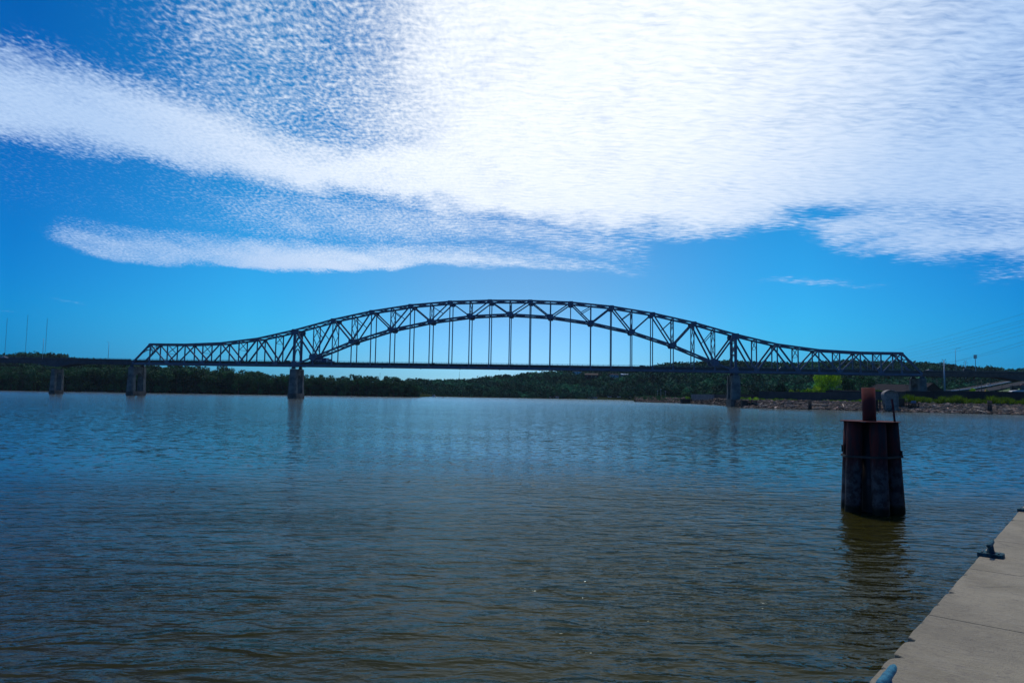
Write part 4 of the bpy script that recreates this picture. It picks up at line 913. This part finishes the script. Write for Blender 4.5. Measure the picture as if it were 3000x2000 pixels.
# black timber piles in front of the riprap
def pile_cluster(px, ytop, ybase, wpx, label):
    Y = 5*CAM_F/(ybase-hz(px)); X = (px-1500)/CAM_F*Y; zt = EYE+(hz(px)-ytop)/CAM_F*Y; w_ = wpx/CAM_F*Y; o = empty('timber_pile', (X, Y, 0), label, 'pile', 'black mooring piles off the riprap')
    for k, (ax_, ay) in enumerate(((-.27, 0), (.27, 0), (0, -.25), (0, .28))):
        MB().tube([(ax_*w_, ay*w_, -2), (ax_*w_*.9, ay*w_*.9, zt-.15*k)], w_*.25, 10).build('pile_log', M['wood'], o, smooth=True)
    MB().tube([(0, 0, zt*.78), (0, 0, zt*.83)], w_*.53, 14).build('binding_band', M['dark'], o); return o
pile_cluster(2373, 1170, 1199, 10, 'black timber pile cluster in front of the long brown flood wall')
pile_cluster(2898, 1172, 1211.5, 13, 'thick black pile cluster at the right in front of the weeds')
# timber dock
def dock(px0_, px1_, ytop, ybase, label, blk=None, brace=False):
    pa = (px0_+px1_)/2; Y = 5*CAM_F/(ybase-hz(pa)); zt = EYE+(hz(pa)-ytop)/CAM_F*Y; k = Y/CAM_F; o = empty('timber_dock', ((pa-1500)*k, Y, 0), label, 'dock')
    L = (px1_-px0_)*k/2; MB().box((-L, -1.0, zt-.35), (L, 3.5, zt)).build('dock_deck', M['wood'], o)
    m_ = 4
    for j in range(m_):
        x = -L+.3+(2*L-.6)*j/(m_-1); MB().tube([(x, -.6, -2), (x, -.6, zt-.36)], .22, 8).build('dock_post', M['wood'], o)
        if brace and j < m_-1:
            x2 = -L+.3+(2*L-.6)*(j+1)/(m_-1); MB().beam((x, -.85, .4), (x2, -.85, zt-.5), .12, .2).beam((x, -.97, zt-.5), (x2, -.97, .4), .12, .2).build('cross_brace', M['wood'], o)
    if blk: MB().box((-L-.2, -1.3, -1), (-L+blk*k, 1.5, zt+.1)).build('crib_block', M['wood'], o)
    return o
dock(2174, 2217, 1173.5, 1194, 'black timber dock with a solid crib just right of the right pier', blk=15)
dock(2657, 2690, 1180, 1206, 'cross braced timber trestle right of the rounded grey shell', brace=True)
dock(1997, 2028, 1168.5, 1181.5, 'dark timber crib at the waterline left of the right pier', blk=26)
for px_, yb, yt, lab in ((1996, 1182, 1161, 'thin dark pole at the left of the timber crib'), (2177, 1190, 1165, 'bent dead branch snag beside the right pier')):
    Y = 5*CAM_F/(yb-hz(px_)); k = Y/CAM_F; o = empty('thin_pole' if 'pole' in lab else 'dead_snag', ((px_-1500)*k, Y, 0), lab, 'pole' if 'pole' in lab else 'snag'); z_ = EYE+(hz(px_)-yt)*k
    m = MB().tube([(0, 0, -1), (0, 0, z_*.6), (-.3, 0, z_)], .12, 6)
    m.build('stem', M['wood'], o)
# floodgate with the rounded shell
Yg = float(shoreY(2612))+2.0; kg = Yg/CAM_F
gx = lambda px: (px-1500)*kg
gz = lambda px, y: EYE+(hz(px)-y)*kg
o = empty('outfall_shell', (gx(2611), Yg, 0), 'pale grey round topped shell standing at the waterline', 'outfall')
cx = gx(2611)
def tomb(xl, xr, zb_, zt_, n_=16, rx=None):
    c_ = (xl+xr)/2; r_ = (xr-xl)/2; hz_ = r_*.7; return [(xl+(r_*.42), zb_)] + [(c_-r_*math.cos(math.pi*k/n_), zt_-hz_+hz_*math.sin(math.pi*k/n_)) for k in range(n_+1)] + [(xr, zb_)]
xl, xr, zt_ = gx(2589.5)-cx, gx(2632)-cx, gz(2611, 1142)
outer = tomb(xl, xr, -1, zt_); inner = tomb(xl+.18, xr-.18, -1, zt_-.2)
m = MB(); n_ = len(outer)                                             # shell band, 2.6 m deep
for y0_, y1_ in ((0, 2.6),):
    vs = [(x, y0_, z) for x, z in outer]+[(x, y1_, z) for x, z in outer]+[(x, y0_, z) for x, z in inner]+[(x, y1_, z) for x, z in inner]
    fs = []
    for j in range(n_-1): fs += [(j, j+1, j+1+n_, j+n_), (j+2*n_, j+3*n_, j+1+3*n_, j+1+2*n_), (j, j+2*n_, j+1+2*n_, j+1), (j+n_, j+1+n_, j+1+3*n_, j+3*n_)]
    m.add(vs, fs)
m.build('shell_rim', M['hood'], o, smooth=False)
# folded inner plate: left leaf turned away, right leaf turned to the light
xm = gx(2612)-cx
m = MB(); inn = tomb(xl+.2, xr-.2, -1, zt_-.22)
zc_ = lambda x: np.interp(x, [p_[0] for p_ in inn[1:-1]], [p_[1] for p_ in inn[1:-1]])
xs_ = np.linspace(xl+.22, xr-.22, 13); yv = lambda x: .5+1.3*(1-abs(x-xm)/(xr-xl)*1.7)
for a, b_ in zip(xs_, xs_[1:]): m.add([(a, yv(a), -1), (b_, yv(b_), -1), (b_, yv(b_), zc_(b_)), (a, yv(a), zc_(a)), (a, yv(a)+.15, -1), (b_, yv(b_)+.15, -1), (b_, yv(b_)+.15, zc_(b_)), (a, yv(a)+.15, zc_(a))], [(0,1,2,3),(7,6,5,4),(0,4,5,1),(1,5,6,2),(2,6,7,3),(3,7,4,0)])
m.build('inner_plate', M['hood'], o)
for y_ in (1171, 1189):
    z_ = gz(2611, y_); mm = MB()
    for k_ in range(6): x_ = xl+.6+k_*(xr-xl-1.2)/5; mm.box((x_-.25, yv(x_)-.14, z_-.08), (x_+.25, yv(x_)-.01, z_+.08))
    mm.build('bolt_row', M['dark'], o)
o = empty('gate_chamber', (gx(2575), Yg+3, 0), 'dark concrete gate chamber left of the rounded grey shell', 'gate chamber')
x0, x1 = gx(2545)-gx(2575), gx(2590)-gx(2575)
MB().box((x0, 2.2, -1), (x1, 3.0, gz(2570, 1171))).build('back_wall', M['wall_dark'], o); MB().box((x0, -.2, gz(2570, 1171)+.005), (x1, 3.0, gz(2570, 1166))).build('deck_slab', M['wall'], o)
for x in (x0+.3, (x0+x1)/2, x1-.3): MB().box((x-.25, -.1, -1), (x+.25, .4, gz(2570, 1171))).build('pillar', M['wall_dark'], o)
o = empty('gate_block', (gx(2645), Yg+3, 0), 'black timber faced block right of the rounded grey shell', 'block'); x0, x1 = gx(2633.5)-gx(2645), gx(2660)-gx(2645)
MB().box((x0, 0, -1), (x1, 3, gz(2645, 1167))).build('block_body', M['wood'], o, bevel=.05)
m = MB()
for k_ in range(8): z_ = .4+k_*.75; m.box((x0-.02, -.12, z_), (x1+.02, -.003, z_+.5))
m.build('timber_facing', M['wood'], o)
def sign(px, y, w, h, Y, m_, label, name='warning_sign', post=True, zb=None):
    k = Y/CAM_F; z_ = EYE+(hz(px)-y)*k; o = empty(name, ((px-1500)*k, Y, z_-2.0), label, 'sign'); MB().box((-w/2, -.04, 2.0-h/2), (w/2, .04, 2.0+h/2)).build('sign_board', m_, o, bevel=.01)
    MB().box((-w/2+.12, -.05, 2.0-h*.12), (w/2-.12, -.042, 2.0+h*.12)).build('sign_panel', M['dark'], o); MB().tube([(0, .1, -1.5), (0, .1, 2.0-h/2+.1)], .06, 6).build('sign_post', M['dark'], o); return o
sign(2655.5, 1170, 1.3, .95, Yg+1.5, M['yellow'], 'small yellow sign above the black block by the rounded shell')
sign(2676, 1177, 2.2, .9, Yg+1.0, mat('blue_grey_sign', (.12, .2, .34), .6), 'blue grey board on the timber trestle', 'dock_sign')

# ------------------------------------------------------------------ trees, buildings and poles behind the wall
def placed_tree(name, px0_, px1_, ytop, Y, zb_, m_, label, sd, n=2600, size=.55, low=.12, cat='tree'):
    k = Y/CAM_F; w_ = (px1_-px0_)*k; pxm = (px0_+px1_)/2; zt = EYE+(hz(pxm)-ytop)*k; return make_tree(name, zt-zb_, w_*1.08, sd, m_, label, cat, n=n, size=size, low=low, loc=((pxm-1500)*k, Y, zb_))
placed_tree('bright_tree', 2384, 2468, 1086, 415, 4.2, M['leaf_b'], 'bright yellow green round tree above the flood wall', 41, n=5200, size=.42, low=.10)
placed_tree('green_bush', 2380, 2412, 1133, 408, 4.2, M['leaf_b'], 'bright green bush at the left foot of the bright round tree', 42, n=900, size=.35, cat='bush')
placed_tree('dark_tree', 2462, 2512, 1104, 440, 4.2, M['leaf'], 'dark broad tree right of the bright round tree, left of a pair', 43, n=2600)
placed_tree('dark_tree', 2500, 2562, 1098, 445, 4.2, M['leaf'], 'largest dark tree, behind the red centre pile', 44, n=3000)
placed_tree('round_tree', 2272, 2289, 1125, 400, 4.2, M['leaf'], 'small round dark tree above the wall, smaller of two', 45, n=900, size=.35)
placed_tree('round_tree', 2286, 2306, 1121, 402, 4.2, M['leaf'], 'round dark tree above the wall, larger of two', 46, n=1100, size=.35)
placed_tree('green_bush', 2738+95, 2738+118, 1135, 370, 4.2, M['leaf_b'], 'green bush above the black flood wall at the road foot', 47, n=900, size=.35, cat='bush')
for i_, (a, b_, yt, Y_) in enumerate(((2310, 2345, 1143, 385), (2345, 2380, 1141, 388), (2561, 2585, 1134, 400), (2155, 2200, 1136, 560), (1995, 2030, 1150, 640), (2030, 2062, 1146, 630), (2062, 2100, 1144, 620), (2100, 2135, 1145, 610), (2192, 2210, 1148, 520))):
    placed_tree('scrub_bush', a, b_, yt, Y_, 4.0, M['leaf'] if i_ > 2 else M['leaf_b'], ['low green hedge bush left of the bright tree, nearer the two round trees', 'low green hedge bush touching the bright tree', 'green bush between the red pile and the hip roof', 'broad green scrub right of the right pier', 'green scrub at the left end behind the pale wall', 'green scrub above the left part of the pale wall', 'green scrub above the right part of the pale wall', 'green scrub touching the right pier from the left', 'small green bush above the low dark wall'][i_], 60+i_, n=800, size=.5, low=.05, cat='bush')
placed_tree('point_bush', 2009, 2026, 1160, 548, 2.0, M['leaf_b'], 'bright green bush on top of the timber crib', 70, n=700, size=.35, low=.05, cat='bush')
def house(name, px0_, px1_, yt, ye, yb, Y, wm_, rm_, label, cat='house', hip=False, depth=9, win=3, group=None, gable_front=False):
    k = Y/CAM_F; pm = (px0_+px1_)/2; L = (px1_-px0_)*k/2; zr, ze, zb_ = (EYE+(hz(pm)-q)*k for q in (yt, ye, yb)); o = empty(name, ((pm-1500)*k, Y, zb_), label, cat, group); ze -= zb_; zr -= zb_
    if gable_front: MB().prism([(-L, -2), (L, -2), (L, ze), (0, zr-.15), (-L, ze)], 0, depth).build('wall', wm_, o)
    else: MB().box((-L, 0, -2), (L, depth, ze)).build('wall', wm_, o)
    ov = .4
    if gable_front:
        m = MB(); m.prism([(-L-ov, ze-.2), (0, zr), (0, zr+.25), (-L-ov, ze+.05)], -.3, depth+.3); m.prism([(L+ov, ze-.2), (0.01, zr), (0.01, zr+.25), (L+ov, ze+.05)], -.3, depth+.3); m.build('roof', rm_, o)
    else:
        hp = L*.42 if hip else 0; vs = [(-L-ov, -ov, ze), (L+ov, -ov, ze), (L+ov, depth+ov, ze), (-L-ov, depth+ov, ze), (-L-ov+hp, depth/2, zr), (L+ov-hp, depth/2, zr)]
        MB().add(vs, [(0,1,5,4),(1,2,5),(2,3,4,5),(3,0,4),(3,2,1,0)]).build('roof', rm_, o)
    for j in range(win):
        x = -L+2*L*(j+.5)/win; wv_ = min(.6, L/win*.5); q = MB().box((x-wv_-.1, -.10, ze*.35-.1), (x+wv_+.1, -.004, ze*.75+.1)).build('window', M['white'], o); MB().box((x-wv_, -.12, ze*.35), (x+wv_, -.102, ze*.75)).build('pane', M['glass'], q)
    MB().box((-.5, -.11, 0.02), (.45, -.006, min(2.1, ze*.9))).build('door', M['dark'], o)
    return o
house('warehouse', 2572, 2740, 1124.6, 1150, 1170, 425, M['brick'], M['roof'], 'long grey hip roofed warehouse behind the flood wall', 'warehouse', hip=True, depth=26, win=6)
house('brick_shed', 2698, 2770, 1122.5, 1150, 1170, 405, M['brick'], M['roof'], 'black gable fronted shed right of the truss end pier', 'shed', gable_front=True, depth=20, win=2)
house('low_shed', 2443, 2528, 1142, 1146, 1168, 395, M['wall'], M['roof'], 'long low grey roofed shed behind the wall under the dark trees', 'shed', depth=10, win=5)
HS = [(1716, 1754, 1093, 1098, 1106, 1020, M['roof'], M['brick'], 'dark hillside house with grey front below the arch deck'), (1680, 1705, 1083, 1088, 1094, 1100, M['white'], M['roof'], 'pale house on the bluff top left of the dark house'), (1790, 1814, 1094, 1098, 1104, 1010, M['silver'], M['roof'], 'left pale house of a pair high on the bluff'), (1822, 1842, 1094, 1097, 1103, 1015, M['silver'], mat('blue_roof', (.10, .20, .34), .6), 'right blue roofed house of a pair high on the bluff'), (2170, 2192, 1092, 1097, 1104, 880, M['silver'], M['pole'], 'pale house just right of the right tower on the bluff'), (2196, 2218, 1094, 1098, 1104, 870, M['silver'], mat('slate_roof', (.05, .10, .18), .6), 'slate roofed house beside the pale one right of the tower'), (2568, 2584, 1070, 1074, 1080, 900, M['silver'], M['roof'], 'small grey house seen through the right side truss'), (2795, 2808, 1108, 1111, 1116, 800, M['white'], M['roof'], 'small white house seen under the brown approach span')]
for a, b_, yt, ye, yb, Y_, wm_, rm_, lab in HS:
    pm = (a+b_)/2; X_ = (pm-1500)/CAM_F*Y_; house('hillside_house', a, b_, yt, ye, yb, Y_, wm_, rm_, lab, group='houses on the bluff')
# white trailers and rail cars on the far shore
def boxcar(px, y, wpx, hpx, Y, label, m_, grp):
    k = Y/CAM_F; o = empty('parked_trailer', ((px-1500)*k, Y, EYE+(hz(px)-y)*k-hpx*k/2-.8), label, 'trailer', grp); L = wpx*k/2; H = hpx*k
    MB().box((-L, -1.2, .8), (L, 1.2, .8+H)).build('body', m_, o, bevel=.05); MB().box((-L*.9, -.9, .5), (L*.9, .9, .79)).build('chassis', M['dark'], o); wheels(o, (-L*.7, L*.7), .95, .45); return o
for i_, px in enumerate((1349, 1353.5, 1358, 1362)): boxcar(px, 1155.8, 3.0, 1.8, 900, ORD[i_]+' from left of four tiny white trailers on the far left shore', M['white'], 'four tiny white trailers on the far shore')
for i_, (px, w_) in enumerate(((1785, 4), (1791, 4), (1812, 4), (1818, 4))): boxcar(px, 1161.8, w_, 1.7, 880, ORD[i_]+' from left of four tiny white vehicles on the far levee road', M['white'], 'small white vehicles on the far levee')
for i_, (px, lab) in enumerate(((1852, 'left'), (1863.5, 'middle'), (1875, 'right'))): boxcar(px, 1163.6, 10, 4.2, 872, f'{lab} one of three white box trailers on the far levee', M['white'], 'three white box trailers')
for px0_, px1_, y_, lab in ((1724, 1752, 1162.6, 'long low grey shed on the far levee'), (1612, 1640, 1160.5, 'long low roof among trees on the far shore')):
    house('low_shed', px0_, px1_, y_-2, y_, y_+3.5, 892, M['silver'], M['roof'], lab, 'shed', depth=8, win=4)
# levee light poles
def light_pole(px, yt, yb, Y, label, head='ball', name='light_pole', r=.14, grp='light poles on the low point'):
    k = Y/CAM_F; zb_ = EYE+(hz(px)-yb)*k; h = (yb-yt)*k; o = empty(name, ((px-1500)*k, Y, zb_), label, 'light pole', grp)
    MB().tube([(0, 0, -2), (0, 0, h)], [r, r*.7], 8).build('pole', M['pole'], o); MB().box((-.55, -.3, h), (.55, .3, h+.45)).build('lamp_head', M['white'], o, bevel=.08); return o
light_pole(1928, 1145, 1162, 640, 'left shorter light pole on the low grassy point'); light_pole(1937.6, 1141, 1162, 640, 'middle taller light pole on the low grassy point'); light_pole(1951, 1147, 1162, 645, 'right dim light pole on the low grassy point', r=.1)
# big utility poles
def util(px, yt, yb, Y, label, w, arms, m_=None, name='utility_pole'):
    k = Y/CAM_F; zb_ = EYE+(hz(px)-yb)*k; h = (yb-yt)*k; m_ = m_ or M['dark']; o = empty(name, ((px-1500)*k, Y, zb_), label, 'utility pole'); w2 = w*k/2
    MB().tube([(0, 0, -2), (0, 0, h)], [w2, w2*.5], 10).build('pole', m_, o, smooth=True)
    for dz_, l in arms:
        q = MB().beam((-l*k, 0, h-dz_*k), (l*k, 0, h-dz_*k), .16, .18).build('crossarm', m_, o)
        for x in (-l*k*.95, l*k*.95): MB().tube([(x, 0, h-dz_*k), (x, 0, h-dz_*k+.7)], .10, 6).build('insulator', M['dark'], q)
    return o
util(2768, 1055, 1149, 372, 'white tapering steel power pole right of the shed', 5.2, [(0.5, 5), (7, 7), (14, 7)], M['pole'])
util(2831, 1058.6, 1100, 560, 'slim steel power pole with three crossarms behind the black car', 2.2, [(.5, 3), (5, 6), (12, 6)], M['pole'])
util(2563, 1040, 1082, 620, 'tall thin power pole seen through the right side truss', 1.6, [(1, 5), (6, 5), (11, 5)])
util(2876, 1113, 1149, 375, 'black wooden pole in front of the road', 2.0, [])
for px, yt, yb, Y, lab in ((2811, 1119, 1149, 372, 'dark wooden pole left of the road ramp'), (2866, 1117, 1149, 371, 'dark wooden pole at the middle of the ramp'), (2936, 1118, 1149, 368, 'dark wooden pole at the right of the ramp'), (2746, 1114, 1148, 420, 'faint double armed pole left of the white power pole'), (2281, 1094, 1124, 520, 'dark wooden pole behind the two round trees'), (2520, 1123, 1149, 398, 'pale pole with crossarm in front of the dark trees'), (2658, 1127, 1150, 390, 'dark pole in front of the warehouse roof'), (2264, 1139, 1149, 390, 'short pale pole left of the two round trees')):
    util(px, yt, yb, Y, lab, 1.6 if Y < 450 else 1.2, [(2, 4)] if px in (2520, 2658, 2746) else [])
# cell tower
k = 700/CAM_F; o = empty('cell_tower', ((2860.5-1500)*k, 700, EYE+(hz(2860)-1085)*k), 'pale phone mast with round antenna head on the right skyline', 'mast'); h = (1085-1040)*k
MB().tube([(0, 0, -3), (0, 0, h)], [.35, .25], 8).build('pole', M['pole'], o)
for z_ in (h-.6, h-2.6):
    m = MB()
    for j in range(9): a_ = 6.28*j/9; m.box((math.cos(a_)*1.2-.16, math.sin(a_)*1.2-.12, z_-.9), (math.cos(a_)*1.2+.16, math.sin(a_)*1.2+.12, z_+.9))
    m.tube([(0, 0, z_-.1), (0, 0, z_+.1)], 1.2, 12); m.build('antenna_array', M['pole'], o)
# radio masts
for px, yt, yb, lean, lab in ((14, 931, 1036, 0, 'leftmost of three tall thin radio masts on the far hill'), (74, 921, 1036, 0, 'middle and tallest of three thin radio masts on the far hill'), (132, 931, 1038, 0, 'rightmost of three tall thin radio masts on the far hill'), (1347.6, 1088, 1116, 0, 'thin radio mast on the ridge seen under the arch'), (1115.5, 1092, 1112, 0, 'faint mast above the island tip')):
    Y = 1300 if px < 1000 else 1350; k = Y/CAM_F; zb_ = EYE+(hz(px)-yb)*k-6; h = (yb-yt)*k+6; o = empty('radio_mast', ((px-1500)*k, Y, zb_), lab, 'radio mast', 'radio masts')
    w_ = .55 if px < 1000 else .4; m = MB()
    for j in range(3): a_ = 2.1*j; m.beam((math.cos(a_)*w_, math.sin(a_)*w_, 0), (math.cos(a_)*w_, math.sin(a_)*w_, h), .09, .09)
    nb = int(h/3)
    for q in range(nb):
        for j in range(3): a_, b_ = 2.1*j, 2.1*(j+1); m.beam((math.cos(a_)*w_, math.sin(a_)*w_, q*3), (math.cos(b_)*w_, math.sin(b_)*w_, q*3+3), .05, .05)
    m.build('lattice_shaft', M['dark'], o)
    if px < 1000: MB().tube([(0, 0, 5), (0, 0, 7)], .9, 8).build('beacon_collar', M['dark'], o)
# overhead wires
def wire(x0_, y0_, D0, x1_, y1_, D1, sag, label):
    A, Bq = at_depth(x0_, y0_, D0), at_depth(x1_, y1_, D1); pts = []
    for k_ in range(25): f = k_/24; p = A.lerp(Bq, f); p.z -= 4*sag*f*(1-f); pts.append(p-A)
    m = MB().tube(pts, .030, 5); o = m.build('power_cable', M['dark']); o.location = A; return tag(o, label, 'cable', 'power cables at the upper right')
wl = [('topmost', 1012, 905), ('second from top', 1018, 925), ('third from top', 1030, 930), ('fourth from top', 1036, 942), ('fifth from top', 1046, 956), ('sixth from top', 1052, 969)]
for nm, ya, yb in wl: wire(2563+0, ya+28, 620, 3060, yb-5, 230, 1.0, f'{nm} of the long thin cables rising to the right')
wire(2768-8, 1066, 372, 3060, 978, 225, .8, 'cable rising right from the upper arm of the white power pole'); wire(2768+8, 1062, 372, 3060, 991, 225, .8, 'lowest cable rising right from the white power pole')
util(3062, 905, 1160, 228, 'steel power pole carrying the cables just beyond the right edge', 6, [(2, 14), (20, 14)], M['pole'])

# road ramp behind the flood wall
def strip(pa, pb, wa, wb_, name, m_, label, z_off=0):
    (xa, ya, Da), (xb, yb_, Db) = pa, pb; A, Bq = at_depth(xa, ya, Da), at_depth(xb, yb_, Db); return A, Bq
A = at_depth(2790, 1147, 420); pts_r = [(2700, 1152, 400), (2790, 1148, 430), (2850, 1141, 470), (2910, 1130, 520), (2960, 1120, 570), (3010, 1111, 620), (3100, 1098, 700)]
ctr = [at_depth(*q) for q in pts_r]
def ribbon(offs, w, dz_, name, m_, label):
    vs = []
    for j, p in enumerate(ctr):
        d_ = (ctr[min(j+1, len(ctr)-1)]-ctr[max(j-1, 0)]); d_.z = 0; d_.normalize(); n__ = Vector((d_.y, -d_.x, 0)); vs += [p+n__*(offs-w/2)+Vector((0, 0, dz_)), p+n__*(offs+w/2)+Vector((0, 0, dz_))]
    m = MB(); kk_ = len(ctr)
    m.add(vs + [v-Vector((0, 0, .5)) for v in vs], [f for j in range(kk_-1) for f in ((2*j, 2*j+2, 2*j+3, 2*j+1), (2*j+2*kk_, 2*j+1+2*kk_, 2*j+3+2*kk_, 2*j+2+2*kk_), (2*j, 2*j+2*kk_, 2*j+2+2*kk_, 2*j+2), (2*j+1, 2*j+3, 2*j+3+2*kk_, 2*j+1+2*kk_))])
    o = m.build(name, m_); return tag(o, label, kind='structure')
ribbon(8, 10, 0, 'road', M['road'], 'highway lanes climbing to the right behind the flood wall'); ribbon(-6, 8, .3, 'road', M['road'], 'far highway lanes climbing to the right')
o = ribbon(17, 8, -1.2, 'embankment', M['grass'], 'grassy embankment below the highway ramp')
ribbon(1.0, .5, 1.2, 'median_barrier', M['silver'], 'pale barrier between the highway lanes')
v_ = make_car('van', M['white']); p_ = ctr[3]+Vector((-9, 4, .4)); v_.location = at_depth(2896, 1134, 512); v_.rotation_euler.z = math.atan2((ctr[4]-ctr[3]).y, (ctr[4]-ctr[3]).x)+math.pi; v_.scale = (1.25,)*3; tag(v_, 'white van driving down the highway ramp', 'van')
k = 372/CAM_F
# rooftop letters are too small to read: a frame of upright strokes
o = empty('roof_sign', ((2793-1500)*k, 380, EYE+(hz(2793)-1148)*k), 'dark skeletal letter sign standing on top of the black flood wall', 'sign')
m = MB(); m.box((-3.8, -.06, .1), (3.8, .06, .22)); m.box((-3.8, .0, .75), (3.8, .06, .83)); m.build('sign_frame', M['dark'], o)
m = MB(); g = random.Random(5); x = -3.7
while x < 3.6:
    h_ = g.choice([.8, 1.0, 1.2, 1.5]); m.box((x, -.1, .2), (x+.13, -.02, .2+h_)); 
    if g.random() < .5: m.box((x+.13, -.1, .2+h_*.5), (x+.4, -.02, .2+h_*.5+.12))
    x += g.uniform(.35, .6)
m.build('letter_strokes', M['dark'], o)
o = empty('ochre_tent', at_depth(2893, 1149, 376), 'small ochre peaked tarp heap above the black wall', 'tarp'); o.location.z -= 1
MB().add([(-1.8, -1.2, 0), (3.0, -1.2, 0), (3.0, 1.5, 0), (-1.8, 1.5, 0), (-.7, 0, 3.0), (1.4, .2, 1.5), (2.4, .2, 1.1)], [(0,1,6,5,4),(1,2,6),(2,3,4,5,6),(3,0,4),(3,2,1,0)]).build('tarp', M['orange'], o)
o = empty('pale_canopy', at_depth(2985, 1147.5, 360), 'white boat canopy above the black wall at the right frame edge', 'canopy')
MB().prism([(-4.5, 0), (-3.8, .5), (-1, .85), (3, .95), (7, .8), (7, .2), (-2, .1)], -1, 1.5).build('canopy_cover', M['white'], o); MB().tube([(-3, 0, -2.5), (-3, 0, .3)], .08, 6).tube([(3, 0, -2.5), (3, 0, .3)], .08, 6).build('canopy_post', M['dark'], o)
o = empty('round_sign', bw(s_at(3000, W_+2), W_+4, 14.5), 'pinkish round sign at the right frame edge', 'sign'); MB().tube([(0, -.1, 0), (0, .1, 0)], 1.3, 20).build('sign_disc', mat('pink_sign', (.55, .22, .22), .6), o); MB().tube([(0, .2, -11), (0, .2, .2)], .12, 6).build('sign_post', M['dark'], o)

# ------------------------------------------------------------------ boat and buoys
bp = on_plane(1276, 1164.5); bp = Vector(((1276-1500)/CAM_F*800, 800, 0))
o = empty('cabin_cruiser', bp, 'small white cabin cruiser off the island tip', 'boat'); 
MB().add([(-2.2, -.9, .5), (-2.2, .9, .5), (1.2, .9, .6), (2.6, 0, .8), (1.2, -.9, .6), (-2.0, -.6, -.2), (-2.0, .6, -.2), (1.0, .5, -.2), (1.0, -.5, -.2)], [(0,4,3,2,1),(0,1,6,5),(1,2,7,6),(2,3,7),(3,4,8,7)[:3]+(8,),(4,0,5,8),(5,6,7,8)]).build('hull', M['white'], o)
c_ = MB().prism([(-1.6, .5), (-1.6, 1.9), (.4, 1.9), (1.0, .6)], -.7, .7).build('cabin', M['white'], o, bevel=.05); MB().box((-1.3, -.74, 1.2), (.3, .74, 1.65)).build('window', M['glass'], c_)
MB().box((-1.8, -.8, 2.3), (.2, .8, 2.38)).tube([(-1.6, 0, 1.9), (-1.6, 0, 2.3)], .05, 6).build('canopy', M['white'], o)
o.scale = (1.2,)*3
for px, D, h_, lab in ((1034, 560, 1.6, 'black can buoy in front of the island'), (1302, 640, 1.1, 'small dark buoy off the island tip')):
    o = empty('river_buoy', ((px-1500)/CAM_F*D, D, 0), lab, 'buoy', 'dark river buoys'); MB().tube([(0, 0, -.6), (0, 0, .15), (0, 0, .25), (0, 0, h_)], [.75, .75, .45, .4], 12).build('float', M['dark'], o, smooth=True); MB().tube([(0, 0, h_), (0, 0, h_+.35)], .12, 8).build('top_mark', M['dark'], o)
for px, d_, L_, lab in ((285, 1, 12, 'pale sand bar at the foot of the island trees'), (575, 1, 5, 'small pale sand spit under the left side truss'), (985, 1, 22, 'thin pale beach right of the tall truss pier')):
    p = bank(px, d_); ob_ = MB().slab([(L_*math.cos(a_)+.6*math.sin(3*a_), 1.6*math.sin(a_)) for a_ in np.linspace(0, 6.1, 18)], -.5, .35); o = ob_.build('sandbar', mat('pale_sand', (.36, .29, .2), .95, var=.2, scale=.5)); o.location = (p.x, p.y-1.5, 0); tag(o, lab, kind='structure')

# ------------------------------------------------------------------ air
hm = bpy.data.materials.new('haze_air'); hm.use_nodes = True; hn = hm.node_tree; hn.nodes.clear(); hv = hn.nodes.new('ShaderNodeVolumePrincipled'); ho = hn.nodes.new('ShaderNodeOutputMaterial'); hn.links.new(hv.outputs[0], ho.inputs['Volume'])
hv.inputs['Color'].default_value = (.55, .80, 1, 1); hv.inputs['Density'].default_value = .000032; hv.inputs['Anisotropy'].default_value = .3
hz_o = MB().box((-1500, -60, -5.5), (1500, 1420, 132)).build('haze', hm); tag(hz_o, 'thin blue summer haze over the river', kind='stuff')
